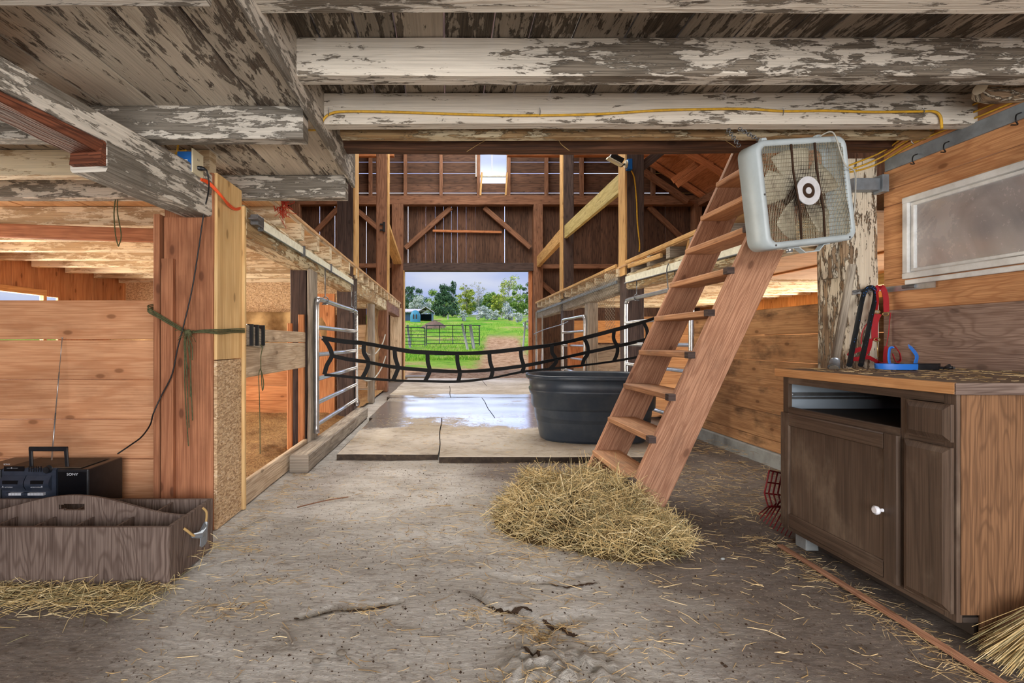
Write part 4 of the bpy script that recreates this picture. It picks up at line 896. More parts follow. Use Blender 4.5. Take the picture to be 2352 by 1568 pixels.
# black lead rope looped over the clip
Yr = 3.07
pts = [at(1951, 838, 2.64)+Vector((0, 0, 0)), at(1958, 800, 2.78), at(1969, 745, 2.92), at(1980, 690, Yr), at(1988, 667, Yr), at(2000, 659, Yr), at(2010, 668, Yr), at(2009, 690, Yr), at(2000, 730, 3.0), at(1990, 780, 2.84), at(1977, 838, 2.64)]
b = MB(); b.tube(smooth(pts, 8), .0125, 10)
t = thing('lead_rope', 'thick black lead rope with blue flecks looped over the clip rail', 'rope', (2.3, 2.8, ZC)); b.out('rope', M['black_rope'], t)
b = MB(); sp_ = smooth(pts, 8); rr = random.Random(3)
for k in range(2, len(sp_)-2):
    for s_ in range(1):
        a = rr.uniform(0, 2*pi); c = sp_[k]+Vector((cos(a)*.0125*.6-.004, -.0125*.85, sin(a)*.006)); b.sphere(c, .0022, 5, 4)
b.out('blue_fleck', M['blue_strap'], t)
# red halter
t = thing('red_halter', 'red nylon horse halter hanging from the clip rail beside the black rope', 'halter', (2.5, 3.0, 1.0))
b = MB(); Yh = 3.06; wdv = (1, -.2, 0)
def hs(px, w=.024, wd=wdv, Y=Yh):
    b.strap(smooth([at(p[0], p[1], p[2] if len(p) > 2 else Y) for p in px], 6), w, .0035, wd)
hs([(2012, 668), (2018, 659), (2027, 661), (2034, 680), (2036, 716)], .030)
hs([(2014, 668), (2016, 690), (2013, 712)], .022, (1, .5, 0))
hs([(2018, 720), (2010, 740), (2009, 775), (2012, 778)], .034)
hs([(2046, 718), (2043, 740), (2041, 765), (2036, 795)], .018, (1, 1, 0))
hs([(2008, 722), (1990, 745), (1980, 765), (1978, 790)], .02, (.6, 1, 0))
hs([(2000, 778), (1996, 800), (1985, 815), (1975, 822)], .024, (1, 0, .4))
hs([(1979, 800), (1960, 808), (1951, 816), (1956, 823), (1972, 824), (1988, 820), (2003, 824), (2020, 834), (2034, 838, 2.9)], .026, (0, .3, 1))
hs([(2036, 795), (2033, 812), (2032, 838)], .02)
hs([(2055, 795), (2066, 810), (2068, 826), (2058, 830), (2050, 812)], .028, (.6, 1, .2), 2.94)
b.out('webbing', M['red_nylon'], t)
b = MB()
for c in ((2014, 716), (2034, 721), (2014, 780)): b.tube([at(c[0]+7*cos(a/10*2*pi), c[1]+4*sin(a/10*2*pi), Yh-.012) for a in range(10)], .003, 6, True)
b.tube([at(2015, 785, Yh-.01), at(2016, 820, Yh-.02)], .003, 6); b.out('buckle', M['brass'], t)
# blue and black strap-on boot thing on the counter
t = thing('hoof_boot', 'blue and black plastic strap on boot lying on the counter', 'hoof boot', (2.5, 2.6, ZC))
c0 = at(2070, 842, 2.52); c0.z = ZC
b = MB(); n0 = c0+Vector((.0, 0, 0))
b.grid(lambda u, v: n0+Vector((-.02+(.105+.02*v)*cos(2*pi*u)*(1.0-.15*v), .055*sin(2*pi*u), .004+.028*v)), 24, 3, True); b.poly([n0+Vector((-.02+.107*cos(2*pi*i/24), .047*sin(2*pi*i/24), .026)) for i in range(24)], (0, 0, 1), .005); b.out('base', M['blue_strap'], t)
b = MB(); b.grid(lambda u, v: n0+Vector((.08+.11*cos(2*pi*u), .045*sin(2*pi*u), .003+.03*v)), 20, 2, True); b.poly([n0+Vector((.08+.11*cos(2*pi*i/20), .045*sin(2*pi*i/20), .030)) for i in range(20)], (0, 0, 1), .004)
for i in range(7): a = random.Random(i); p = n0+Vector((.17+i*.012, a.uniform(-.03, .03), .012)); b.tube([p, p+Vector((a.uniform(.0, .05), a.uniform(-.03, .03), a.uniform(-.008, .012)))], .007, 6)
b.out('sole', M['black_plastic'], t)
b = MB(); b.strap(smooth([n0+Vector((-.055, 0, .025)), n0+Vector((-.062, 0, .06)), n0+Vector((-.058, 0, .105)), n0+Vector((-.048, .0, .112))], 6), [.03]*19, .005, (1, .8, 0)); b.out('strap', M['blue_strap'], t)
b = MB(); b.strap(smooth([n0+Vector((.07, 0, .03)), n0+Vector((.078, 0, .07)), n0+Vector((.055, 0, .105)), n0+Vector((.038, 0, .12))], 6), [.036, .036, .035, .035, .034, .034, .034, .033, .033, .033, .032, .032, .032, .03, .03, .03, .03, .03, .03], .005, (1, .6, 0)); b.out('strap', M['blue_strap'], t)
# ---- metal strips, cables, hooks high on the right wall
single('steel_strip', (2.712, .8, 2.14), (2.712, 3.10, 2.14), .012, .075, M['zinc'], 'grey sheet metal strip along the top of the window wall', 'strip', 20, .002, .002)
t = thing('yellow_cable', 'yellow cables stapled along the top of the window wall', 'cable', (2.69, 2.3, 2.2))
for k, (dz, c1_) in enumerate(((.0, 0), (.022, .01), (.052, .03))):
    b = MB(); pts = [(2.704-.004*k, y, 2.205+dz+.010*sin(y*2.1+k)-(.035 if y > 3.0 else 0)) for y in (1.0, 1.5, 1.9, 2.3, 2.6, 2.9, 3.1)]+[(2.60-.1*k*.2, 3.13, 2.13+dz*.8), (2.45, 3.135, 2.10+dz*.6)]
    b.tube(smooth(pts, 6), .0052, 8); b.out('cable_run', M['yellow_wire'], t)
b = MB()
for y in (1.75, 2.02, 2.3, 2.62, 2.9): b.tube(smooth([(2.70, y, 2.198), (2.688, y, 2.21), (2.688, y, 2.262), (2.70, y, 2.274)], 4), .0028, 6)
b.out('staple', M['steel'], t)
for y, s_ in ((2.88, 'farthest from the camera'), (2.70, 'middle one'), (2.36, 'nearest the camera')):
    b = MB(); b.tube(smooth([(2.703, y, 2.13), (2.67, y-.01, 2.115), (2.655, y-.02, 2.085), (2.675, y-.01, 2.07), (2.69, y+.03, 2.085)], 6), .0032, 6); b.out('wire_hook', M['black_wire'], label='rusty wire hook on the grey metal strip, '+s_, cat='hook')
t = thing('joist_bracket', 'grey folded metal bracket on top of the whitewashed post', 'bracket', (2.5, 3.1, 2.0))
b = MB(); b.box(2.50, 2.66, 3.08, 3.135, 1.985, 2.06, 'x', ch=.003); b.box(2.66, 2.70, 3.06, 3.13, 1.97, 2.075, 'z', ch=.002); b.out('bracket_body', M['zinc'], t)
# cable across the third joist
pts = [at(x, y, 2.553) for x, y in ((736, 296), (742, 276), (757, 262), (790, 256), (900, 257), (1050, 262), (1200, 265), (1370, 262), (1500, 254), (1600, 251), (1710, 250), (1800, 255), (1900, 254), (2000, 257), (2110, 256), (2145, 256), (2160, 268), (2163, 296))]
t = thing('yellow_cable', 'yellow cable running along the third whitewashed joist', 'cable', (1.0, 2.55, 2.2)); b = MB(); b.tube(smooth(pts, 6), .0062, 8); b.tube(smooth([at(702, 299, 2.60), at(720, 299, 2.57), at(738, 297, 2.553)], 5), .005, 8); b.out('cable_run', M['yellow_wire'], t)
b = MB()
for x in (755, 1240, 1798, 2120): c = at(x, 256, 2.548); b.tube([c+Vector((0, 0, .02)), c+Vector((0, -.008, 0)), c+Vector((0, 0, -.02))], .002, 5)
b.out('staple', M['steel'], t)
# log end at top right
b = MB(); b.tube([(2.71, 2.36, 2.245), (2.58, 2.36, 2.235), (2.52, 2.355, 2.235), (2.50, 2.35, 2.24)], [.062, .06, .052, .03], 14); b.out('round_pole_end', M['whitewash_post'], label='round whitewashed pole end tucked under the ceiling at upper right', cat='pole')
# ---- box fan
fr = Matrix.Rotation(R(12), 4, 'Z') @ Matrix.Rotation(R(-7.6), 4, 'Y')
t = thing('box_fan', 'grimy grey box fan hung upside down under the joists beside the stair', 'fan', at(1856, 438, 2.46), rot=fr.to_euler())
FW, FH, FD = .272, .262, .125     # half width, half height, depth (local y from 0 = front to FD = back)
def rr_pts(hw, hh, r, y, n=6):
    out = []
    for cx, cz, a0 in ((hw-r, hh-r, 0), (-hw+r, hh-r, 90), (-hw+r, -hh+r, 180), (hw-r, -hh+r, 270)):
        for i in range(n+1): a = R(a0+90*i/n); out.append(Vector((cx+r*cos(a), y, cz+r*sin(a))))
    return out
def loft(b, rings, sm=True):
    m = len(rings[0]); base = len(b.v)
    for rg in rings: b.v += rg
    for i in range(len(rings)-1):
        for k in range(m): l = (k+1) % m; b.face((base+i*m+k, base+i*m+l, base+(i+1)*m+l, base+(i+1)*m+k), ((i, k), (i, l), (i+1, l), (i+1, k)), sm)
b = MB(); loft(b, [rr_pts(FW-.030, FH-.030, .035, .012), rr_pts(FW-.028, FH-.028, .037, .002), rr_pts(FW-.010, FH-.010, .05, .0), rr_pts(FW, FH, .055, .008), rr_pts(FW, FH, .055, FD-.008), rr_pts(FW-.010, FH-.010, .05, FD), rr_pts(FW-.028, FH-.028, .037, FD-.002), rr_pts(FW-.03, FH-.03, .035, FD-.012), rr_pts(FW-.008, FH-.008, .05, FD-.012), rr_pts(FW-.008, FH-.008, .05, .012), rr_pts(FW-.030, FH-.030, .035, .012)])
b.out('housing', M['fan_shell'], t, local=True)
def grille(y, nm, nx=50, nz=24, mat='fan_wire'):
    b = MB(); w = FW-.03; h = FH-.03
    for i in range(nx):
        x = -w+2*w*(i+.5)/nx
        b.tube([(x+.012*sin(k/14*pi*2.2+x*4)*(1-abs(x)/w*.4), y-.004*0, -h+2*h*k/14) for k in range(15)], .0016, 4, caps=False)
    for j in range(nz):
        z = -h+2*h*(j+.5)/nz; b.tube([(-w, y-.002, z), (w, y-.002, z)], .0013, 4, caps=False)
    return b.out(nm, M[mat], t, local=True)
grille(.006, 'front_grille'); grille(FD-.006, 'rear_grille', 34, 12)
b = MB()
for x in (-.07, .07):
    b.tube([(x, .0, -FH+.03), (x+.01, 0, -.1), (x-.004, 0, .1), (x, 0, FH-.03)], .005, 6)
b.out('grille_rib', M['grime'], t, local=True)
def disc(b, r0, r1, y, n=36, th=.004):
    loft(b, [[Vector((r*cos(2*pi*k/n), yy, r*sin(2*pi*k/n))) for k in range(n)] for r, yy in ((r0, y+th), (r0, y), (r1, y), (r1, y+th))], False)
b = MB(); disc(b, .037, .070, -.004); b.out('badge_ring', M['fan_hub'], t, local=True)
b = MB(); disc(b, .016, .0372, -.002); b.out('badge_grime', M['grime'], t, local=True)
b = MB(); disc(b, .0005, .0165, -.005); b.out('badge_cap', M['fan_hub'], t, local=True)
b = MB()
for k in range(5):
    a0 = 2*pi*k/5+.3
    def bl(u, v, a0=a0):
        r = .05+.175*v; a = a0+(u-.5)*(1.05-.25*v)+.15*v
        return (r*cos(a), .055+(u-.5)*.05, r*sin(a))
    b.grid(bl, 8, 8)
b.out('blade', M['fan_blade'], t, local=True, solid=.003)
b = MB(); b.tube([(0, .03, 0), (0, .04, 0), (0, .10, 0), (0, .118, 0)], [.02, .05, .055, .03], 20); b.out('motor', M['grime'], t, local=True)
b = MB()
for x in (-.17, .16): b.poly([Vector((x-.022, .05, FH)), Vector((x+.022, .05, FH)), Vector((x+.012, .05, FH+.026)), Vector((x-.012, .05, FH+.026))], (0, 1, 0), .02)
b.out('foot', M['fan_shell'], t, local=True)
b = MB(); b.strap([(-.11, .06, -FH-.003), (-.04, .06, -FH-.004), (-.005, .06, -FH-.032), (.08, .06, -FH-.032), (.115, .06, -FH-.004), (.15, .06, -FH-.003)], .03, .005, (0, 1, 0)); b.out('carry_handle', M['fan_shell'], t, local=True)
b = MB(); b.tube([(-.085, .06, -FH), (-.085, .06, -FH-.024)], .015, 10); b.out('switch_knob', M['steel'], t, local=True)
b = MB()
for x, z in ((-FW+.018, 0), (-FW+.05, -FH+.014), (FW-.05, -FH+.014)): b.tube([(x, -.002, z), (x, .004, z)], .005, 8)
b.out('screw', M['steel_dark'], t, local=True)
b = MB(); b.tube(smooth([(.14, .05, FH+.005), (.16, -.02, FH+.01), (.185, -.03, .16), (.20, -.035, .10), (.27, -.02, .07), (.325, .03, -.02), (.315, .04, -.12), (.29, .05, -.22)], 8), .0035, 6); b.out('power_cord', M['white_wire'], t, local=True)
def chain(p, q, n, r, label, name='hanging_chain', mat='rusty'):
    b = MB(); p = Vector(p); q = Vector(q); d = (q-p)/n; dn = d.normalized(); s1 = dn.orthogonal().normalized(); s2 = dn.cross(s1)
    for i in range(n):
        c = p+d*(i+.5); s_ = s1 if i % 2 else s2; L = d.length*.72
        b.tube([c+dn*(L*cos(2*pi*k/8))+s_*(r*2.2*sin(2*pi*k/8)) for k in range(8)], r*.6, 5, True)
    return b.out(name, M['steel_dark'], label=label, cat='chain')
chain(at(1672, 297, 2.60), at(1698, 336, 2.56), 9, .004, 'rusty chain holding the left corner of the fan, outer one')
chain(at(1697, 295, 2.52), at(1745, 322, 2.50), 9, .004, 'rusty chain holding the left corner of the fan, inner one')
# ---- stock tank
t = thing('stock_tank', 'large black ribbed stock tank standing on the mats behind the stair', 'tank', (1.50, 5.25, .047))
def oval(a, bb, z, n=56, e=.62, rot=-.12):
    out = []
    for k in range(n):
        th = 2*pi*k/n; c, s_ = cos(th), sin(th); x = a*math.copysign(abs(c)**e, c); y = bb*math.copysign(abs(s_)**e, s_)
        out.append(Vector((1.50+x*cos(rot)-y*sin(rot), 5.25+x*sin(rot)+y*cos(rot), z)))
    return out
b = MB(); prof = [(.50, .345, .048), (.525, .365, .062), (.545, .38, .20), (.555, .388, .215), (.572, .40, .23), (.582, .41, .335), (.60, .425, .345), (.612, .435, .36), (.618, .44, .46), (.632, .452, .475), (.64, .46, .50), (.64, .46, .515), (.628, .45, .525), (.635, .455, .60), (.64, .46, .612), (.668, .488, .615), (.672, .492, .622), (.672, .492, .645), (.66, .48, .652), (.625, .45, .648), (.612, .44, .63), (.58, .41, .30), (.53, .37, .07)]
prof = [(p, q, .048+(z-.048)*1.11) for p, q, z in prof]; loft(b, [oval(p, q, z) for p, q, z in prof]); n0 = len(b.v); b.v += oval(.53, .37, .0724); b.face(tuple(range(n0, n0+56)), tuple((0, 0) for _ in range(56))); b.v += oval(.50, .345, .048); b.face(tuple(reversed(range(n0+56, n0+112))), tuple((0, 0) for _ in range(56)))
b.out('tank_body', M['tub'], t)
# ---- stall guard webbing
t = thing('web_stall_guard', 'black web stall guard sagging across the aisle', 'stall guard', (.4, 5.2, .8))
def YW(x): return 4.80+.9*(x-725)/785
def wpt(p, dz=0): return at(p[0], p[1], YW(p[0]))
top = [(739, 776), (790, 784), (842, 789), (930, 805), (976, 809), (1049, 811), (1120, 809), (1196, 801), (1267, 792), (1341, 776), (1414, 757), (1478, 739), (1513, 727)]
mid = [(764, 817), (800, 825), (842, 831), (907, 843), (982, 850), (1055, 853), (1128, 849), (1207, 839), (1272, 826), (1345, 810), (1412, 796), (1478, 780), (1530, 760)]
bot = [(745, 860), (833, 868), (901, 873), (976, 875), (1053, 876), (1128, 868), (1198, 854), (1272, 846), (1345, 838), (1412, 829), (1467, 819), (1520, 806)]
for nm, L_, w in (('top_strap', top, .044), ('middle_strap', mid, .038), ('bottom_strap', bot, .026)):
    b = MB(); ps = smooth([wpt(p) for p in L_], 6); b.strap(ps, w, .004, [Vector((0, -.25+.5*sin(i*.35), 1)) for i in range(len(ps))]); b.out(nm, M['web'], t)
vs_ = [((742, 775), (762, 817), (745, 860)), ((836, 789), (846, 830), (832, 868)), ((906, 800), (914, 843), (903, 873)), ((982, 811), (987, 850), (976, 876)), ((1050, 812), (1056, 853), (1052, 877)), ((1124, 810), (1131, 849), (1127, 868)), ((1196, 803), (1203, 840), (1198, 856)), ((1268, 792), (1278, 826), (1262, 848)), ((1341, 776), (1350, 812), (1338, 838)), ((1411, 758), (1418, 797), (1410, 829)), ((1478, 740), (1486, 775), (1474, 818))]
for i, (a, c, d) in enumerate(vs_):
    b = MB(); off = (5 if i % 2 else -4) if 7 <= i or i < 2 else 2
    pts = smooth([wpt(a), wpt(((a[0]+c[0])/2-off, (a[1]+c[1])/2)), wpt(c), wpt(((c[0]+d[0])/2+off*.6, (c[1]+d[1])/2)), wpt(d)], 6)
    b.strap(pts, .042, .004, (1, .2, 0)); b.out('cross_strap', M['web'], t)
b = MB(); p = wpt((735, 775)); 
for k in range(4): c = at(726+4*k, 770+2*k, 4.8); b.tube([c+Vector((.012*cos(2*pi*j/8), 0, .007*sin(2*pi*j/8))) for j in range(8)], .003, 5, True)
b.out('snap_hook', M['steel'], t)
# ---- tube gates along the aisle
def gate(x, y0, y1, z0, z1, rails, label, r=.022, name='tube_gate', zl=None):
    t = thing(name, label, 'gate', (x, (y0+y1)/2, z0))
    b = MB(); rr_ = .12
    b.tube(smooth([(x, y0, z0-.03), (x, y0, z0+.5), (x, y0, z1-rr_), (x, y0+.035, z1-.03), (x, y0+rr_, z1), (x, (y0+y1)/2, z1), (x, y1-rr_, z1), (x, y1-.035, z1-.03), (x, y1, z1-rr_), (x, y1, z0+.5), (x, y1, z0-.03)], 5), r*1.15, 12); b.out('outer_frame', M['steel'], t)
    for z in rails: b = MB(); b.tube([(x, y0+.01, z), (x, y1-.01, z)], r, 10); b.out('rail', M['steel'], t)
    return t
g1 = gate(-1.235, 4.72, 6.78, .22, 1.46, (1.19, .93, .70, .475, .27), 'galvanised tube gate of the near left stall, hung on rods')
g2 = gate(2.36, 4.85, 6.62, .12, 1.60, (1.30, 1.02, .76, .52, .28), 'galvanised tube gate of the right stall, partly behind the stair')
g3 = gate(2.36, 8.62, 10.3, .15, 1.50, (1.24, .98, .74, .50, .3), 'galvanised tube gate of the far right stall')
def hanger(x, y, z0, z1, label):
    t = thing('gate_hanger', label, 'hanger', (x, y, z0)); b = MB(); b.tube([(x, y, z0), (x, y, z1)], .006, 6); b.out('rod', M['steel_dark'], t)
    b = MB(); b.tube([(x+.034*cos(2*pi*k/10), y, z0+.0+.034*sin(2*pi*k/10)-.03) for k in range(10)], .005, 6, True); b.tube([(x-.03, y, z0-.07), (x+.03, y, z0-.07)], .008, 6); b.out('clamp', M['steel_dark'], t)
hanger(-1.235, 5.05, 1.50, 1.80, 'steel rod hanging the left gate from the track, near end'); hanger(-1.235, 6.45, 1.50, 1.80, 'steel rod hanging the left gate from the track, far end')
hanger(2.36, 6.25, 1.64, 1.81, 'steel rod hanging the right gate from the track, far end'); hanger(2.36, 5.2, 1.64, 1.78, 'steel rod hanging the right gate from the track, near end')
for i, y in enumerate((4.9, 5.3)):
    b = MB(); b.tube(smooth([(2.34, y, 1.88), (2.32, y, 1.80), (2.33, y-.01, 1.6), (2.34, y+.02, 1.52)], 5), .006, 6); b.out('rod_hook', M['steel_dark'], label='bent steel rod hooked on the right track, %s the ladder' % ('close behind' if i == 0 else 'farther from'), cat='hook')
chain((-1.225, 6.66, 1.72), (-1.225, 6.68, .95), 40, .006, 'chain hanging down the nearer left post by the gate')
b = MB(); b.tube(smooth([at(885, 768, 9.6), at(878, 790, 9.4), at(862, 812, 9.0), at(846, 814, 8.4), at(832, 800, 7.8), at(826, 800, 7.2)], 8), .012, 8)
b.out('white_rope', M['white_wire'], label='white rope drooping from the left gate, its upper run', cat='rope')
b = MB(); b.tube(smooth([at(886, 818, 9.6), at(876, 845, 9.3), at(860, 868, 8.6), at(842, 874, 7.8), at(828, 866, 7.2)], 8), .012, 8)
b.out('white_rope', M['white_wire'], label='white rope drooping from the left gate, its lower run', cat='rope')
b = MB(); b.sphere((-1.50, 7.9, .10), .12, 12, 8, (1.0, .9, .85)); b.out('field_stone', M['stone'], label='brown stone on the floor past the left gate', cat='stone')
# ---- plastic rack with wire on the weathered rail
t = thing('bridle_rack', 'small black and white ribbed plastic rack hung on the weathered rail', 'rack', (-1.29, 3.5, 1.05))
b = MB()
b.bar((-1.292, 3.20, 1.095), (-1.292, 3.50, 1.07), .025, .13, (0, 0, 1)); b.out('rack_body', M['grey_wood'], t)
for y in (3.235, 3.33, 3.44): b = MB(); b.box(-1.30, -1.262, y, y+.028, 1.025, 1.165, 'z', ch=.004); b.out('rib', M['black_plastic'], t)
b = MB(); b.tube(smooth([(-1.262, 3.38, 1.03), (-1.258, 3.40, 1.01), (-1.262, 3.385, .95), (-1.26, 3.38, .86)], 5), .0035, 6); b.tube(smooth([(-1.26, 3.37, .87), (-1.26, 3.34, .83), (-1.26, 3.35, .70), (-1.26, 3.36, .55), (-1.26, 3.365, .30)], 5), .003, 5); b.tube(smooth([(-1.26, 3.38, .86), (-1.26, 3.41, .82), (-1.26, 3.43, .76), (-1.26, 3.41, .72), (-1.26, 3.395, .77), (-1.26, 3.39, .84)], 5), .0035, 6); b.out('hanging_cord', M['twine'], t)
# ---- twine round the corner post
t = thing('baling_twine', 'dark green baling twine knotted round the boxed corner post', 'twine', (-1.45, 2.9, 1.0))
b = MB(); rr = random.Random(11)
for k in range(5):
    o = (k-2)*.006
    pts = [(-1.645, 3.0, 1.27+o), (-1.645, 2.75, 1.235+o), (-1.58, 2.748, 1.19+o), (-1.45, 2.752, 1.112+o*.6), (-1.42, 2.75, 1.10+o*.3), (-1.36, 2.765, 1.11+o*.5), (-1.30, 2.775, 1.108+o), (-1.275, 2.82, 1.11+o), (-1.27, 2.98, 1.115+o), (-1.268, 3.13, 1.12+o)]
    b.tube(smooth([Vector(p)+Vector((0, rr.uniform(-.003, .003), rr.uniform(-.003, .003))) for p in pts], 5), .003, 5)
b.sphere((-1.42, 2.742, 1.10), .02, 8, 6, (1.1, .8, 1))
for k in range(6):
    L = (.52, .48, .35, .2, .15, .62)[k]; x = -1.43+rr.uniform(-.012, .02)
    b.tube(smooth([(-1.42, 2.74, 1.10), (x, 2.735, 1.07), (x+rr.uniform(-.01, .02), 2.742, 1.10-L*.5), (x+.015, 2.742, 1.10-L)], 5), .003, 5)
for k in range(14):
    p = Vector((-1.42, 2.74, 1.10)); d = Vector((rr.uniform(-1, 1), rr.uniform(-.6, 0), rr.uniform(-.8, .5))).normalized()*rr.uniform(.03, .07); b.tube([p, p+d*.6+Vector((0, 0, .01)), p+d], .0016, 4)
b.out('twine_strands', M['twine'], t)
b = MB(); 
for s_ in (-.006, .006): b.tube(smooth([at(268+s_*400, 455, 3.34), at(266+s_*700, 490, 3.34), at(272+s_*1100, 540, 3.34), at(272, 566, 3.34)], 5), .004, 5)
b.out('hanging_twine', M['twine'], label='loop of dark twine hanging from the rotten beam in front of the cream joists', cat='twine')
b = MB(); rr = random.Random(4); c = at(643, 478, 3.75)
for k in range(34):
    q = [c+Vector((rr.gauss(0, .03), rr.gauss(0, .03), rr.gauss(.02, .04))) for _ in range(3)]; b.tube(smooth(q+[q[0]+Vector((rr.uniform(-.06, .06), 0, rr.uniform(-.12, .02)))], 4), .0022, 4)
b.out('twine_tangle', M['red_twine'], label='tangle of red baling twine on the loft edge above the left stall', cat='twine')
# thin loose twines under the header
b = MB(); b.tube(smooth([at(1148, 308, 2.95), at(1110, 325, 2.97), at(1072, 348, 2.98)], 4), .0018, 4); b.tube(smooth([at(1268, 300, 2.9), at(1282, 320, 2.95), at(1290, 332, 2.97), at(1308, 346, 2.97)], 4), .0022, 4); b.tube([at(1632, 300, 2.9), at(1690, 338, 2.95)], .0018, 4)
b.out('loose_twine', M['straw_twine'], label='thin frayed twine strands across the dark header beam', cat='twine', kind='stuff')
# ---- blue outlet box at the corner post
t = thing('outlet_box', 'blue electrical outlet box with a black plug, at the top of the corner post', 'outlet', at(440, 375, 2.62))
b = MB(); p0 = at(412, 350, 2.62); p1 = at(447, 396, 2.62); b.box(p0.x, p1.x, 2.60, 2.68, p1.z, p0.z, 'x', ch=.004); b.out('box_body', M['blue_box'], t)
b = MB(); zc = (p0.z+p1.z)/2; b.box(p1.x, p1.x+.008, 2.585, 2.70, zc-.062, zc+.062, 'z', ch=.003); pl = b.out('cover_plate', M['ivory'], t)
b = MB()
for dz in (-.02, .02):
    for dy in (-.006, .008): b.box(p1.x+.0075, p1.x+.0088, 2.64+dy, 2.643+dy, zc+dz-.005, zc+dz+.005, 'z', ch=.0002)
b.out('socket_slot', M['ink'], pl)
b = MB(); xl = (p0.x+p1.x)/2-.008; b.box(xl-.021, xl+.021, 2.5985, 2.600, zc-.008, zc+.009, 'x', ch=.0005); lb = b.out('label_plate', M['label_white'], t)
def letters(s_, loc, size, rot, mat, parent, name='lettering', ext=.0004, sx=1.0):
    c = bpy.data.curves.new(name, 'FONT'); c.body = s_; c.size = size; c.extrude = ext; c.align_x = 'CENTER'; c.align_y = 'CENTER'
    o_ = bpy.data.objects.new('tmp', c); me = bpy.data.meshes.new_from_object(o_); bpy.data.objects.remove(o_)
    mt = Matrix.Translation(Vector(loc)) @ rot.to_4x4() @ Matrix.Diagonal((sx, 1, 1, 1))
    org = Vector((0, 0, 0)); p = parent
    while p is not None: org = org+p.location; p = p.parent
    me.transform(Matrix.Translation(-org) @ mt); me.materials.clear(); me.materials.append(mat)
    o_ = bpy.data.objects.new(name, me); C.objects.link(o_); o_.parent = parent; return o_
RF = Matrix.Rotation(R(90), 3, 'X')
letters('B CIRM', (xl, 2.598, zc), .012, RF, M['ink'], lb)
b = MB(); pp = Vector((p1.x+.008, 2.64, zc-.022)); b.tube([pp, pp+Vector((.02, 0, -.003)), pp+Vector((.034, 0, -.006)), pp+Vector((.046, 0, -.012))], [.011, .013, .008, .004], 10); b.out('plug', M['black_plastic'], t)
sp0 = pp+Vector((.046, 0, -.012))
b = MB(); b.tube(smooth([sp0, at(480, 420, 2.66), at(477, 450, 2.70), at(468, 490, 2.74), at(455, 580, 2.745), at(440, 670, 2.74), at(420, 755, 2.735), at(408, 800, 2.74), at(395, 860, 2.745), at(370, 910, 2.74), at(352, 950, 2.72), at(345, 975, 2.75), at(325, 1003, 2.85), at(298, 1023, 2.88), at(270, 1042, 2.87)], 8), .0042, 6)
b.out('power_cord', M['black_wire'], label='long black power cord running from the outlet down to the stereo', cat='cord')
t = thing('orange_cable', 'bundle of orange cables bending from the outlet across the corner post', 'cable', at(500, 430, 2.75))
b = MB()
for k in range(3): b.tube(smooth([at(462, 410+k*2, 2.68), at(478, 416+k*3, 2.74), at(495, 432+k*3, 2.76), at(512, 452+k*2, 2.80), at(525, 467+k*3, 2.90), at(540, 478+k*2, 3.02), at(552, 476+k*2, 3.12)], 6), .004, 6)
b.out('cable_strands', M['orange_wire'], t)
b = MB(); b.tube(smooth([at(428, 345, 2.66), at(407, 350, 2.67), at(398, 362, 2.68), at(396, 372, 2.69)], 6), .005, 6); b.tube(smooth([at(410, 330, 2.7), at(408, 345, 2.68), at(416, 355, 2.67)], 6), .005, 6); b.out('yellow_cable', M['yellow_wire'], label='short yellow cable bending into the blue outlet box', cat='cable')
# ---- work light on the right post
t = thing('work_light', 'black and cream flood light on a blue box, on the nearer right post', 'work light', at(1445, 378, 6.62))
c0 = at(1445, 377, 6.64); b = MB(); b.box(c0.x-.03, c0.x+.035, 6.60, 6.69, c0.z-.075, c0.z+.06, 'z', ch=.01); b.out('junction_box', M['blue_box'], t)
b = MB(); b.tube([c0+Vector((-.03, 0, 0)), c0+Vector((-.055, 0, 0))], .05, 14); b.out('cover_disc', M['ivory'], t)
c1 = at(1427, 379, 6.58); b = MB(); b.tube([c0+Vector((-.055, 0, 0)), c1], .014, 8); b.sphere(c1, .028, 10, 8); b.out('swivel', M['black_plastic'], t)
u_ = Vector((-.85, 0, .45)).normalized(); n_ = Vector((.42, -.25, .85)).normalized(); cc = at(1415, 366, 6.55)
b = MB(); b.bar(cc-u_*.085+n_*.012, cc+u_*.09+n_*.012, .13, .07, n_, ch=.012); b.out('lamp_housing', M['black_plastic'], t)
b = MB(); b.bar(cc-u_*.10-n_*.035, cc+u_*.11-n_*.035, .15, .028, n_, ch=.006); b.out('lens', M['lamp_lens'], t)
b = MB(); b.tube(smooth([at(1450, 392, 6.66), at(1457, 410, 6.675), at(1462, 460, 6.675), at(1464, 510, 6.675), at(1469, 560, 6.675), at(1468, 578, 6.675)], 8), .009, 6); b.out('yellow_cable', M['yellow_wire'], label='yellow cord running down the nearer right post from the work light', cat='cord')
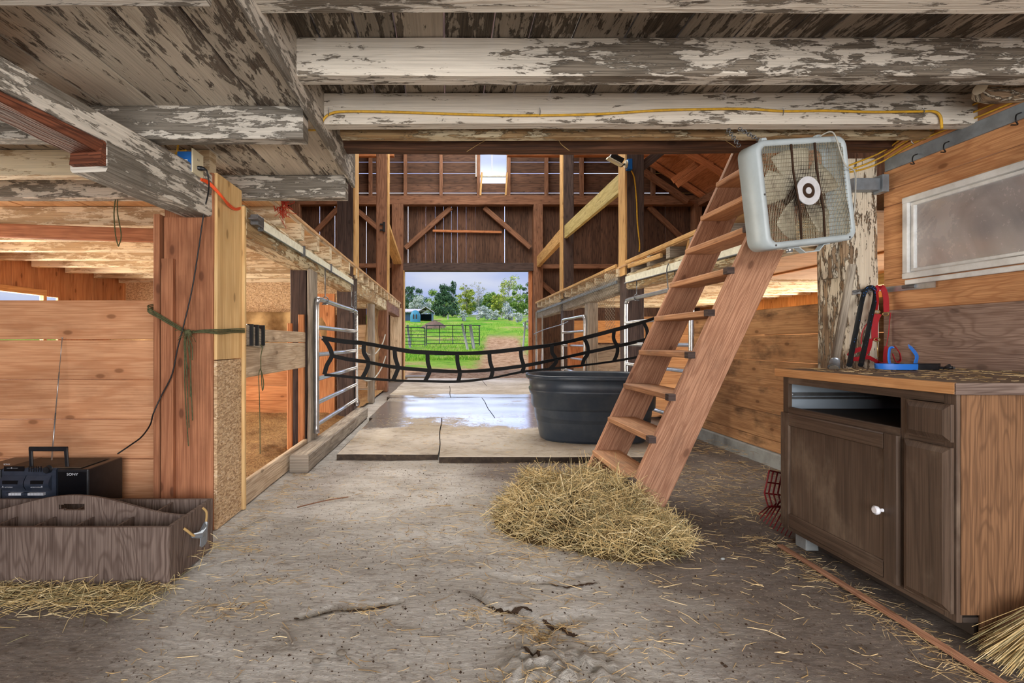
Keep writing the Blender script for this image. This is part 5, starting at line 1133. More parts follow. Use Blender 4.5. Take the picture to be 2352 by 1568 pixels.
# ---- plywood crate with dividers
t = thing('tack_crate', 'worn plywood carrying crate with dividers and a curved handle board', 'crate', (-1.75, 2.36, 0))
cx0, cx1, cy0, cy1, ch_ = -2.30, -1.198, 2.156, 2.556, .252
b = MB(); b.box(cx0, cx1, cy0, cy0+.016, .004, ch_, 'z', 8, .001, .002); b.out('front_panel', M['crate'], t)
b = MB(); b.box(cx0, cx1, cy1-.016, cy1, .004, ch_, 'z', 8, .001, .002); b.out('back_panel', M['crate'], t)
for x in (cx0, cx1-.016): b = MB(); b.box(x, x+.016, cy0+.017, cy1-.017, .004, ch_, 'z', 8, .001, .002); b.out('end_panel', M['crate'], t)
b = MB(); b.box(cx0+.016, cx1-.016, cy0+.016, cy1-.016, .008, .018, 'x'); b.out('bottom_panel', M['crate'], t)
for x in (-1.475, -1.66, -1.84, -2.02, -2.16):
    b = MB(); b.box(x, x+.010, cy0+.017, 2.345, .02, .232, 'z'); b.out('divider', M['crate'], t)
for x in (-1.40, -1.80): b = MB(); b.box(x, x+.010, 2.362, cy1-.017, .02, .238, 'z'); b.out('divider', M['crate'], t)
# curved handle board with a slot: built from columns so the slot is a real hole
hy = 2.346; hc = (cx0+cx1)/2-.002; b = MB()
def top(x):
    q = abs(x-hc)/.535; return .238+.094*(.5+.5*cos(min(1, q)*pi))
sx0, sx1, sz0, sz1 = hc-.068, hc+.062, .262, .292
n_ = 44
for i in range(n_):
    a = cx0+.017+(cx1-cx0-.034)*i/n_; c = cx0+.017+(cx1-cx0-.034)*(i+1)/n_
    def col(z00, z01, z10, z11):
        n0 = len(b.v)
        for y in (hy, hy+.014): b.v += [Vector((a, y, z00)), Vector((c, y, z10)), Vector((c, y, z11)), Vector((a, y, z01))]
        uv = [(z00, a), (z10, c), (z11, c), (z01, a)]
        b.face((n0, n0+1, n0+2, n0+3), uv); b.face((n0+7, n0+6, n0+5, n0+4), uv[::-1]); b.face((n0+3, n0+2, n0+6, n0+7), uv); b.face((n0+1, n0, n0+4, n0+5), uv)
    m = (a+c)/2
    if sx0 < m < sx1:
        e1 = min(m-sx0, sx1-m); sh = .012*max(0, 1-e1/.014); col(.02, sz0+sh, .02, sz0+sh); col(sz1-sh, top(a), sz1-sh, top(c))
    else: col(.02, top(a), .02, top(c))
b.out('handle_board', M['crate'], t, weld=True)
b = MB()
for p_ in ([(-1.196, 2.27, .205), (-1.180, 2.275, .19), (-1.165, 2.30, .16), (-1.160, 2.34, .15), (-1.165, 2.38, .155), (-1.168, 2.42, .18), (-1.175, 2.44, .22), (-1.196, 2.445, .24)],):
    b.tube(smooth(p_, 6), .006, 6)
b.out('rope_handle', M['straw_twine'], t)
b = MB(); rr = random.Random(9)
b.tube([(-1.17, 2.30, .16), (-1.158, 2.34, .148), (-1.162, 2.385, .152), (-1.168, 2.42, .175)], [.010, .016, .017, .011], 9, sm=False)
b.poly([(-1.156, 2.345, .15), (-1.154, 2.33, .10), (-1.156, 2.352, .085), (-1.150, 2.375, .092), (-1.154, 2.40, .10), (-1.156, 2.405, .15), (-1.156, 2.39, .185), (-1.156, 2.365, .17)], (1, 0, 0), .003)
b.out('tape_wrap', M['duct_tape'], t)
# ---- portable stereo
t = thing('portable_stereo', 'dusty black portable cassette stereo behind the crate', 'stereo', (-2.03, 2.72, .14))
bz0, bz1, by = .145, .388, 2.62
X = lambda px: (px-VX)*by/F
Z = lambda py: HC+(VY-py)*by/F
L0, C0, C1, R1 = X(-128), X(4), X(129), X(203)
b = MB(); b.box(C0+.001, C1-.001, by, 2.86, bz0, bz1, 'x', ch=.010); b.out('centre_unit', M['navy_plastic'], t)
for (a, c) in ((C1+.002, R1), (X(-72), C0-.004)):
    b = MB(); b.poly([(a, by, bz0), (c, by, bz0), (c+.0, by+.03, bz0), (c+.075 if a > -2 else c, 2.90, bz0), (a, 2.90, bz0)], (0, 0, 1), bz1-bz0-.004); sp = b.out('speaker_box', M['black_plastic'], t, bevel=.008)
    b = MB(); b.box(a+.010, c-.008, by-.004, by+.001, bz0+.02, bz1-.018, 'z', ch=.003); gr = b.out('speaker_grille', M['panel_black'], sp)
    letters('SONY', (a+.095 if a > -2 else c-.08, by-.005, bz1-.030), .018, RF, M['silver'], gr, sx=1.25)
b = MB(); b.box(C0+.004, C1+.12, by+.012, 2.86, bz1-.001, bz1+.0015, 'x', ch=.0006); b.out('dusty_top', M['dust_top'], t)
cen = t
b = MB(); b.box(X(10), X(56), by-.003, by+.001, Z(1082), Z(1070), 'x', ch=.001); dial = b.out('tuning_dial', M['panel_black'], t)
b = MB(); b.box(X(27), X(29), by-.0045, by-.003, Z(1075), Z(1073), 'x', ch=.0002); b.box(X(17), X(42), by-.004, by-.003, Z(1074.6), Z(1074.2), 'x', ch=.0001); b.out('dial_mark', M['silver'], dial)
letters('SONY', (X(16), by-.001, Z(1066)), .010, RF, M['silver'], t, sx=1.3)
for k in range(6):
    b = MB(); x = X(66+5.5*k); b.box(x, x+.005, by-.003, by+.001, Z(1083), Z(1070), 'z', ch=.001); s_ = b.out('equaliser_slot', M['panel_black'], t)
    b = MB(); zz = Z(1075+((k*37) % 5)-2); b.box(x-.001, x+.006, by-.010, by-.003, zz-.002, zz+.002, 'x', ch=.001); b.out('slider_knob', M['navy_plastic'], s_)
b = MB(); kc = Vector((X(112), by, Z(1077))); b.tube([kc+Vector((0, .002, 0)), kc+Vector((0, -.016, 0)), kc+Vector((0, -.020, 0))], [.0205, .019, .016], 24); b.out('volume_knob', M['black_plastic'], t)
for nm, (a, c), ch2, lx in (('A', (7, 61), 'A', 15), ('B', (63, 119), 'B', 104)):
    b = MB(); b.grid(lambda u, v: (X(a)+(X(c)-X(a))*u, by-.003-.020*sin(min(1, v*1.02)*pi), Z(1126)+(Z(1091)-Z(1126))*v), 2, 14)
    b.grid(lambda u, v: ((X(a) if nm == 'A' else X(c)), by-.003-.020*sin(min(1, v*1.02)*pi)*u, Z(1126)+(Z(1091)-Z(1126))*v), 1, 14)
    d_ = b.out('cassette_door', M['navy_plastic'], t)
    b = MB(); b.box(X(a+(7 if nm == 'A' else 15)), X(c-(12 if nm == 'A' else 12)), by-.0240, by-.014, Z(1109), Z(1101), 'x', ch=.001); b.out('cassette_window', M['panel_black'], d_)
    letters(ch2, (X(lx), by-.0222, Z(1115)), .013, RF, M['silver'], d_)
    letters('AUTO REVERSE' if nm == 'A' else 'RECORD PLAYBACK', (X(28 if nm == 'A' else 90), by-.0215, Z(1116)), .006, RF, M['silver'], d_)
for k in range(12):
    b = MB(); x = X(18+7.3*k); b.box(x, x+.0148, by-.016, by+.004, Z(1136), Z(1130), 'x', ch=.0015); b.out('deck_key', M['silver'] if k not in (0, 5, 6) else M['navy_plastic'], t)
b = MB(); hy0 = 2.66; hl, hr = X(63)-.012, X(144)-.006; b.bar((hl, hy0, .388), (hl-.004, hy0, .487), .02, .012, (0, 1, 0)); b.bar((hr, hy0, .388), (hr-.008, hy0, .487), .02, .012, (0, 1, 0)); b.bar((hl-.010, hy0, .482), (hr-.0, hy0, .482), .014, .024, (0, 0, 1)); b.out('carry_handle', M['black_plastic'], t)
b = MB(); a0 = at(119, 1044, 2.80); a1 = at(143, 776, 2.93); b.tube([Vector((a0.x, 2.80, .388)), a0.lerp(a1, .35)], .0042, 6); b.tube([a0.lerp(a1, .35), a0.lerp(a1, .7)], .0032, 6); b.tube([a0.lerp(a1, .7), a1], .0022, 6); b.sphere(a1, .005, 6, 5); b.out('aerial', M['steel'], t)
single('wooden_block', (-2.42, 2.76, .07), (-1.75, 2.76, .07), .24, .145, M['grey_wood'], 'wooden block under the stereo, behind the crate', 'block', 2, 0)
# ---- red manure fork beside the cabinet
t = thing('manure_fork', 'dark red plastic manure fork on the floor behind the cabinet', 'fork', (1.78, 2.95, 0))
b = MB()
def frk(u, v):     # u across 0..1 (fork width along depth), v along tine from tip to top
    if v < .5: w_ = v/.5; return Vector((1.70+.12*w_, 2.72+u*.28-.02*w_, .012+.10*w_))+Vector((.05*u*(1-w_), 0, 0))
    w_ = (v-.5)/.5; return Vector((1.82-.02*w_+.0, 2.70+u*.28+.08*w_, .112+.19*w_))
o_pts = lambda X_, Y_, Z_: (X_, Y_, Z_)
Yf = 2.88
tip = [(1741, 1182), (1746, 1190), (1753, 1197), (1760, 1203), (1768, 1208), (1776, 1214), (1785, 1219), (1794, 1224), (1803, 1229), (1812, 1233)]
bend = [(1764, 1163), (1773, 1160), (1783, 1155), (1791, 1151), (1800, 1150), (1810, 1150), (1820, 1152), (1830, 1155), (1840, 1158), (1850, 1162)]
for i, (a, c) in enumerate(zip(tip, bend)):
    pa = at(a[0], a[1], 2.70); pa.z = max(.010, pa.z); pa = at(a[0], a[1], 1.04*F/(a[1]-VY)); pc = at(c[0], c[1], 2.80); b.tube([pa, pc], [.0025, .0045], 6)
for i, x in enumerate((1764, 1773, 1783, 1793, 1803, 1813)):
    b.tube([at(x, 1163-3*i, 2.80), at(x-8+i*0.5, 1132, 2.84), at(x+3, 1080+i*2, 2.90)], .0045, 6)
for (l, r) in (((1767, 1080), (1820, 1092)), ((1762, 1107), (1815, 1114)), ((1756, 1132), (1808, 1138))): b.tube([at(l[0], l[1], 2.86), at(r[0], r[1], 2.86)], .0045, 6)
b.tube([at(1764, 1163, 2.80), at(1850, 1163, 2.80)], .006, 6)
b.out('tines', M['red_plastic'], t)
b = MB(); b.tube([at(1830, 1130, 2.84), (2.0, 2.93, .62), (2.05, 2.95, .84)], .014, 8); b.out('fork_handle', M['grey_wood'], t)
# ---- poultry netting over the far right beam
t = thing('poultry_netting', 'poultry netting stretched over the far right beam', 'netting', (2.33, 10, 1.6))
b = MB(); c = .055; rr = random.Random(2)
def npt(i, j): y = 6.98+i*c*1.0; z = 1.60+j*c*.5+ (0.1*max(0, (8.2-y)/1.2) if False else 0); return Vector((2.335+.012*noise.noise(Vector((y*2, z*3, 0))), y, z-.012*(y-6.98)*0+.03*noise.noise(Vector((y*.8, 0, 5)))))
for i in range(116):
    for j in range(0, 18):
        if i > 14 and j < 3: continue
        if (i+j) % 2 == 0:
            a = npt(i, j); b.tube([a, npt(i+1, j+1)], .0021, 3, caps=False); b.tube([npt(i+1, j), npt(i, j+1)], .0021, 3, caps=False)
for i in range(8):
    for j in range(-14, 0):
        if (i+j) % 2 == 0: b.tube([npt(i, j), npt(i+1, j+1)], .0021, 3, caps=False); b.tube([npt(i+1, j), npt(i, j+1)], .0021, 3, caps=False)
b.out('wire_net', M['wire_mesh'], t)
b = MB(); b.tube(smooth([at(1305, 738, 8.4), at(1290, 745, 8.8), at(1250, 757, 10), at(1225, 768, 11)], 5), .008, 6); b.out('bent_wire', M['steel_dark'], label='bent wire hanging in front of the far right gate', cat='wire')
# pipes beside right door post
for i, x in enumerate((1246, 1232)):
    b = MB(); p = at(x, 700, 11.8-i*.8); b.tube([(p.x, p.y, .03), (p.x, p.y, 1.70)], .02, 8); b.out('upright_pipe', M['steel'], label='thin upright grey pipe near the right door post, %s' % ('left one' if i else 'right one'), cat='pipe')
single('orange_board', (2.45, 9.6, .55), (2.45, 9.6, 1.05), .30, .02, M['rafter'], 'short orange board in the far right stall, left of the gate', 'board', up=(0, 1, 0))
# ================================================================== straw and hay
def straw(b, p, d, L, r=.0016, bend=.15, rng=random):
    d = Vector(d).normalized(); s_ = d.orthogonal().normalized(); s_.rotate(Matrix.Rotation(rng.uniform(0, 2*pi), 3, d)); k = rng.uniform(-bend, bend)*L
    b.tube([p-d*L/2, p+s_*k, p+d*L/2], [r, r, r*.6], 3, caps=False, sm=False)
def straw_mat(name, c1, c2, c3):
    t = NT(name); g = t.n('ShaderNodeNewGeometry'); rp_ = t.n('ShaderNodeValToRGB'); t.l(g.outputs['Random Per Island'], rp_.inputs[0])
    e_ = rp_.color_ramp.elements; e_[0].color = lin(c1); e_[1].color = lin(c3); m_ = e_.new(.5); m_.color = lin(c2)
    t.l(rp_.outputs[0], t.b.inputs['Base Color']); t.b.inputs['Roughness'].default_value = .7; t.b.inputs['Specular IOR Level'].default_value = .3; return t.m
M['hay'] = straw_mat('hay', (112, 88, 54), (196, 168, 112), (240, 222, 176))
_r = [n for n in M['hay'].node_tree.nodes if n.type == 'VALTORGB'][0].color_ramp; _e = _r.elements.new(.3); _e.color = lin((150, 144, 106)); _e = _r.elements.new(.75); _e.color = lin((218, 192, 136))
M['straw'] = straw_mat('loose_straw', (132, 108, 74), (196, 164, 112), (232, 208, 160))
M['hay_core'] = plain('hay_mound', (84, 68, 44), .95, 0, .1, 60, .8, (64, 52, 32), 1)
hx, hy_ = .78, 2.93
def hz(x, y):
    q = ((x-hx)/.50)**2+((y-hy_)/.42)**2
    z = .27*max(0, 1-q)**.8*(1+.5*noise.noise(Vector((x*5, y*5, 2)))); q2 = ((x-.93)/.34)**2+((y-2.64)/.26)**2; z2 = .155*max(0, 1-q2)**.8
    q3 = ((x-.45)/.18)**2+((y-2.92)/.16)**2; z3 = .09*max(0, 1-q3)**.8
    return max(z, z2, z3)*(1+.45*noise.noise(Vector((x*11, y*11, 8))))
t = thing('hay_pile', 'heap of loose golden hay on the floor at the foot of the stair', 'hay', (hx, hy_, 0)); t['kind'] = 'stuff'
b = MB(); b.grid(lambda u, v: (.15+1.2*u, 2.35+1.05*v, -.020+hz(.15+1.2*u, 2.35+1.05*v)*.86+.012*noise.noise(Vector((u*40, v*40, 1)))), 60, 60); o = b.out('hay_mound', M['hay_core'], t)
rr = random.Random(77); b = MB(); n_ = 0
while n_ < 6800:
    x = rr.uniform(.18, 1.34); y = rr.uniform(2.36, 3.36); z = hz(x, y)
    if z < .008: continue
    if x > 1.0 and YN-.02 < y < YN+.06 and rr.random() < .8: continue
    n_ += 1; d = Vector((rr.gauss(0, 1), rr.gauss(0, .8), rr.gauss(0, .55)))
    straw(b, Vector((x, y, z*.93+rr.uniform(-.015, .018)+.004)), d, rr.uniform(.05, .24), rr.uniform(.0007, .0020), .2, rr)
for k in range(90):
    a = rr.uniform(0, 2*pi); x = hx+.05+cos(a)*rr.uniform(.1, .4); y = hy_-.08+sin(a)*rr.uniform(.1, .3); straw(b, Vector((x, y, hz(x, y)+.04)), (rr.gauss(0, .8), rr.gauss(0, .8), rr.uniform(.3, 1.4)), rr.uniform(.12, .24), .0013, .1, rr)
b.out('hay_strands', M['hay'], t)
# loose straw scattered over the floor
b = MB(); rr = random.Random(5)
def scatter(n, xf, yf, L=(.02, .09), r=(.0006, .0014), zj=.004, spread=.12):
    for _ in range(n):
        x, y = xf(), yf(); z = zf(x, y)+.002 if 1.1 < y < 4.4 and -2.4 < x < 3 else .004
        if y > 4.38: z = .052
        straw(b, Vector((x, y, z+rr.uniform(.0005, zj))), (rr.gauss(0, 1), rr.gauss(0, .7), rr.gauss(0, spread*.5)), rr.uniform(*L), rr.uniform(*r), .15, rr)
scatter(1500, lambda: rr.uniform(-1.15, 1.9), lambda: rr.uniform(1.35, 4.4), (.01, .045))
scatter(500, lambda: rr.gauss(.55, .32), lambda: rr.gauss(2.75, .3), (.03, .14))
scatter(170, lambda: rr.uniform(-1.15, 1.7), lambda: rr.uniform(1.4, 3.6), (.05, .12), (.001, .0018))
for cx, cy, s_, n_ in ((-.86, 1.97, .07, 70), (-1.02, 2.55, .05, 40), (-.75, 2.2, .06, 30), (.36, 1.86, .05, 120), (.22, 1.5, .08, 150), (.55, 1.75, .1, 60), (-.3, 2.6, .12, 40), (-.1, 3.6, .25, 60), (.1, 1.95, .05, 40), (.32, 1.8, .03, 60), (-.35, 1.98, .05, 40), (1.3, 2.65, .12, 40)):
    scatter(n_, lambda: rr.gauss(cx, s_*1.4), lambda: rr.gauss(cy, s_*.6), (.02, .07), (.0006, .0013))
scatter(420, lambda: rr.gauss(1.68, .06), lambda: rr.uniform(1.5, 2.7), (.02, .09), (.0005, .0011), .012)
scatter(500, lambda: rr.gauss(1.95, .2), lambda: rr.uniform(2.9, 4.4), (.02, .1), (.0008, .0015), .02)
scatter(400, lambda: rr.gauss(2.45, .15), lambda: rr.uniform(3.0, 5.2), (.03, .12), (.0008, .0016), .03)
scatter(260, lambda: rr.gauss(-1.15, .06), lambda: rr.uniform(2.6, 4.0), (.02, .07), (.0007, .0013), .01)
scatter(900, lambda: rr.uniform(-1.0, 2.2), lambda: rr.uniform(4.5, 7.0), (.015, .06), (.0007, .0014), .01)
b.out('loose_straw', M['straw'], label='scattered bits of straw over the whole floor', cat='straw', kind='stuff')
b = MB(); rr = random.Random(15)
for _ in range(1100):
    x = rr.uniform(-2.1, -1.15); y = 2.13-abs(rr.gauss(0, .09)) if rr.random() < .85 else rr.gauss(2.05, .1)
    if x > -1.25: y = 2.1+rr.random()*.5 if rr.random() < .5 else y
    if x < -1.19 and y > 2.145: continue
    straw(b, Vector((x, y, rr.uniform(.0, .035)*max(0, 1-(2.14-y)/.25))), (rr.gauss(0, 1), rr.gauss(0, .8), rr.gauss(0, .15)), rr.uniform(.04, .15), rr.uniform(.0008, .0016), .12, rr)
b.out('crate_straw', M['hay'], label='straw and hay stalks banked along the foot of the crate', cat='straw', kind='stuff')
b = MB(); rr = random.Random(18)
for _ in range(280): straw(b, Vector((rr.uniform(1.80, 2.70), rr.uniform(1.74, 2.64), ZC+.002+rr.uniform(0, .004))), (rr.gauss(0, 1), rr.gauss(0, 1), 0), rr.uniform(.015, .07), rr.uniform(.0006, .0012), .1, rr)
b.out('counter_straw', M['straw'], label='straw chaff lying on the dusty counter', cat='straw', kind='stuff')
b = MB(); rr = random.Random(61)
for _ in range(3600):
    y = 1.3+3.1*rr.random()**1.3; x = rr.uniform(-1.1, 1.75); r = rr.uniform(.0012, .004)*(1 if rr.random() < .93 else 1.8); z = zf(x, y)+r*.4; n0 = len(b.v); a = rr.uniform(0, 6)
    for k in range(4): b.v.append(Vector((x+r*rr.uniform(.6, 1.6)*cos(a+k*pi/2), y+r*rr.uniform(.6, 1.6)*sin(a+k*pi/2), z-r*.5)))
    b.v.append(Vector((x, y, z+r*.6)))
    for k in range(4): b.face((n0+k, n0+(k+1) % 4, n0+4), ((0, 0),)*3)
b.out('dirt_crumbs', M['soil_and_shade'], label='dark crumbs of dirt scattered on the concrete floor', cat='dirt', kind='stuff')
# broom head / straw bundle at the lower right corner
t = thing('straw_broom', 'coarse straw broom head poking in at the bottom right corner', 'broom', (1.9, 1.6, 0))
b = MB(); rr = random.Random(33); c = Vector((2.06, 1.60, .20))
for k in range(520):
    a = Vector((1.815+rr.gauss(0, .035), 1.605+rr.gauss(0, .045), .005+abs(rr.gauss(0, .03)))); m_ = a.lerp(c, .55)+Vector((-.02, 0, .03+rr.gauss(0, .012))); b.tube([a, m_, c+Vector((rr.gauss(0, .03), rr.gauss(0, .02), rr.gauss(0, .02)))], [.0008, .0014, .0014], 3, caps=False, sm=False)
b.out('bristles', M['hay'], t)
b = MB(); b.tube([c, c+Vector((.1, -.06, .08)), c+Vector((.45, -.2, .6))], .014, 8); b.out('broom_handle', M['grey_wood'], t)
# pebbles and a stick or two
rr = random.Random(6)
for i, (px, py, s_, l) in enumerate(((727, 1520, .014, 'small reddish wood chip on the floor, left of the lumpy patch'), (784, 1502, .016, 'tan curl of bark on the floor near the bottom'), (1660, 1285, .010, 'tiny white pebble on the floor right of the hay'))):
    p = at(px, py, 1.05*F/(py-VY)); b = MB(); b.sphere((p.x, p.y, .004), s_, 7, 5, (1.2, .6, .6)); b.out('wood_chip' if i < 2 else 'pebble', M['grey_wood'] if i < 2 else M['concrete'], label=l, cat='chip' if i < 2 else 'pebble')
for i, (a, c, l) in enumerate((((683, 1166), (800, 1142), 'long thin brown twig on the floor left of centre'), ((553, 1215), (612, 1188), 'thick straw coated stick on the floor by the corner post'), ((645, 1445), (672, 1480), 'pale split stalk on the floor near the bottom left'))):
    p = at(a[0], a[1], 1.05*F/(a[1]-VY)); q = at(c[0], c[1], 1.05*F/(c[1]-VY)); p.z = q.z = .004; b = MB(); b.tube(smooth([p, p.lerp(q, .5)+Vector((0, .012, .003)), q], 5), [.004]*11, 5); b.out('twig', M['barn_red'] if i == 0 else M['grey_wood'], label=l, cat='twig')
# ================================================================== OUTDOORS
def gz(y):
    pts = [(13.0, -.02), (15, 0), (20, .25), (25, .5), (30, .80), (38, 1.75), (45, 2.75), (55, 3.5), (70, 4.6), (95, 6.2), (160, 9)]
    for (a, za), (c, zc_) in zip(pts, pts[1:]):
        if y <= c: return za+(zc_-za)*(y-a)/(c-a)
    return pts[-1][1]
def ground(x, y): return gz(y)+.09*noise.noise(Vector((x*.5, y*.5, 3)))*min(1, (y-13.6)/4)+.03*noise.noise(Vector((x*2, y*2, 3)))*min(1, max(0, (y-14))/4)
b = MB(); b.grid(lambda u, v: ((-70+150*u), 13.85+150*v**2.2, ground(-70+150*u, 13.85+150*v**2.2)), 150, 150); b.out('trim_5', M['field'], kind='structure', local=True)
def gp(px, py, Y): p = at(px, py, Y); p.z = ground(p.x, Y); return p
# grass tufts near
def leaf_mat(name, c1, c2, c3):
    m = straw_mat(name, c1, c2, c3); bs = [n for n in m.node_tree.nodes if n.type == 'BSDF_PRINCIPLED'][0]; bs.inputs['Roughness'].default_value = .6; return m
M['grass'] = leaf_mat('grass_blades', (78, 136, 34), (132, 186, 52), (192, 216, 92))
b = MB(); rr = random.Random(41)
for _ in range(15000):
    y = 20.5+rr.random()**1.6*24; x = rr.uniform(-.13, .22)*y
    if abs(x-(.10*y+.35)) < 1.1 and y < 38: continue
    if noise.noise(Vector((x*.5, y*.3, 9))) < -.12: continue
    z = ground(x, y); h = rr.uniform(.06, .17); w = .016; n0 = len(b.v); dx = rr.uniform(-.06, .06)
    b.v += [Vector((x-w, y, z-.02)), Vector((x+w, y, z-.02)), Vector((x+dx, y+rr.uniform(-.04, .04), z+h))]; b.face((n0, n0+1, n0+2), ((0, 0),)*3)
b.out('grass_tufts', M['grass'], label='bright green grass growing in the paddock outside', cat='grass', kind='stuff')
# paddock gates
def pgate(x0, x1, Y, z0, z1, nr, uprights, label):
    t = thing('paddock_gate', label, 'gate', ((x0+x1)/2, Y, z0)); b = MB()
    b.tube(smooth([(x0, Y, z0), (x0, Y, z1-.14), (x0+.05, Y, z1-.04), (x0+.15, Y, z1), (x1-.15, Y, z1), (x1-.05, Y, z1-.04), (x1, Y, z1-.14), (x1, Y, z0)], 4), .028, 8); b.out('outer_frame', M['pipe_black'], t)
    for k in range(nr): z = z0+.10+(z1-z0-.1)*k/nr; b = MB(); b.tube([(x0, Y, z), (x1, Y, z)], .02, 6); b.out('rail', M['pipe_black'], t)
    for x in uprights: b = MB(); b.tube([(x, Y, z0+.1), (x, Y, z1)], .022, 6); b.out('upright', M['pipe_black'], t)
Yg = 28.0; k_ = Yg/F
GX = lambda px: (px-VX)*k_
z0 = ground(0, Yg)-.02
pgate(GX(980), GX(1101), Yg, HC+(VY-793)*k_, HC+(VY-747)*k_, 5, [GX(1010), GX(1040), GX(1069)], 'black tube paddock gate outside, the long one by the path')
pgate(GX(905), GX(976), Yg, HC+(VY-795)*k_, HC+(VY-752)*k_, 5, [GX(944)], 'black tube paddock gate outside, cut off by the left door edge')
for a, c, Y, l, r in (((1075, 790), (1061, 743), 27.6, 'leaning dark fence post by the path end of the paddock gate', .07), ((1089, 792), (1080, 745), 27.8, 'grey fence post beside the leaning one at the paddock gate', .09), ((942, 795), (936, 746), 28.4, 'fence post behind the left paddock gate', .07), ((1200, 775), (1207, 738), 26.0, 'leaning grey fence post at the right of the path', .05), ((1176, 737), (1177, 722), 52, 'distant fence post at the right, nearer one', .10), ((1098, 733), (1098, 722), 56, 'distant fence post behind the pale bush', .1), ((1029, 733), (1029, 722), 56, 'distant fence post in front of the big evergreen', .1), ((1152, 730), (1152, 718), 60, 'distant fence post at the right, farther one', .1)):
    p = at(a[0], a[1], Y); q = at(c[0], c[1], Y); p.z = ground(p.x, Y)-.1; b = MB(); b.tube([p, q], [r, r*.9], 8); b.out('fence_post', M['fence_wood'], label=l, cat='post')
for i, (a, c, Y) in enumerate((((1075, 723.5), (1108, 724.5), 58), ((1150, 720.5), (1225, 728), 56))):
    b = MB(); b.tube([at(a[0], a[1], Y), at(c[0], c[1], Y-2*i)], .05, 5); b.tube([at(a[0], a[1]+3.5, Y), at(c[0], c[1]+3.5, Y-2*i)], .04, 5); b.out('fence_rail', M['fence_wood'], label='distant pale fence rails, %s' % ('behind the bushes in the middle' if i == 0 else 'at the right of the paddock'), cat='fence rail')
# carport and blue shelter
t = thing('run_in_shed', 'pale roofed run-in shed with dark open front in the paddock', 'shed', at(960, 737, 50)); Y = 50; q = Y/F
sx = lambda px: (px-VX)*q
szz = lambda py: HC+(VY-py)*q
g0 = ground(sx(980), Y)-.1
xa, xp, xb = sx(962), sx(978), sx(993); xl_ = sx(905); ze, zp = szz(716), szz(705)
b = MB()
b.poly([(xa, Y+.1, g0), (xa, Y+.1, ze), (xa, Y+4, ze), (xa, Y+4, g0)], (-1, 0, 0), .08); b.poly([(xb, Y, g0), (xb, Y, ze), (xb, Y+4, ze), (xb, Y+4, g0)], (-1, 0, 0), .08)
b.box(xa, xb, Y+4, Y+4.1, g0, ze, 'z'); b.box(xl_, xa, Y+1.2, Y+1.3, g0, ze, 'z'); b.out('walls', M['siding_blue'], t)
b = MB(); b.poly([(xa-.15, Y-.3, ze-.06), (xp, Y-.3, zp), (xp, Y+4.3, zp), (xa-.15, Y+4.3, ze-.06)], (0, 0, 1), .07); b.poly([(xb+.15, Y-.3, ze-.06), (xp, Y-.3, zp), (xp, Y+4.3, zp), (xb+.15, Y+4.3, ze-.06)], (0, 0, 1), .07)
b.poly([(xl_, Y+.4, ze-.05), (xp-.1, Y+.4, ze+.1), (xp-.1, Y+4, zp), (xl_, Y+4, zp)], (0, 0, 1), .07); b.out('roof', M['roof_metal'], t)
t = thing('domed_shelter', 'small teal domed plastic calf shelter in front of the shed', 'shelter', at(951, 738, 48)); Y = 48; q = Y/F
xa, xb = sx(939)*Y/50, sx(963)*Y/50; xm_ = (xa+xb)/2; hw = (xb-xa)/2; g0 = ground(xm_, Y)-.05; zt = HC+(VY-712)*q
b = MB()
def dome(u, v):
    a = 2*pi*u; k = 1 if v < .55 else cos((v-.55)/.45*pi/2); z = g0+(zt-g0)*(v/.55*.5 if v < .55 else .5+.5*sin((v-.55)/.45*pi/2))
    return (xm_+hw*k*math.copysign(abs(cos(a))**.6, cos(a))*(1+.0*sin(8*a)), Y+hw*k*math.copysign(abs(sin(a))**.6, sin(a)), z)
b.grid(dome, 40, 14, True); b.out('dome', M['playhouse'], t)
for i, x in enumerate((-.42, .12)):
    b = MB(); b.poly([(xm_+hw*x+hw*.28*sx_, Y-hw*1.01, g0+(zt-g0)*zz_) for sx_, zz_ in ((0, .28), (1, .28), (1, .58), (.5, .68), (0, .58))], (0, 1, 0), .05); b.out('opening_shade_panel', M['interior_dark'], t)  # dark panels painted in for the shade inside the doorways
# manure heap and planks
b = MB(); c = gp(998, 757, 41); b.grid(lambda u, v: c+Vector((1.1*(1-v)*cos(2*pi*u)*(1+.2*sin(u*17)), .7*(1-v)*sin(2*pi*u), -.1+.62*sin(v*pi/2)*(1+.25*noise.noise(Vector((u*9, v*4, 2)))))), 28, 8, True); b.out('manure_heap', M['stone'], label='brown manure heap behind the paddock gate', cat='heap')
b = MB(); p = at(956, 872, 14.3); b.box(p.x-.35, p.x+.3, 14.5, 15.0, .0, .05, 'x'); b.out('ground_plank', M['grey_wood'], label='grey plank lying on the ground just outside the door', cat='plank')
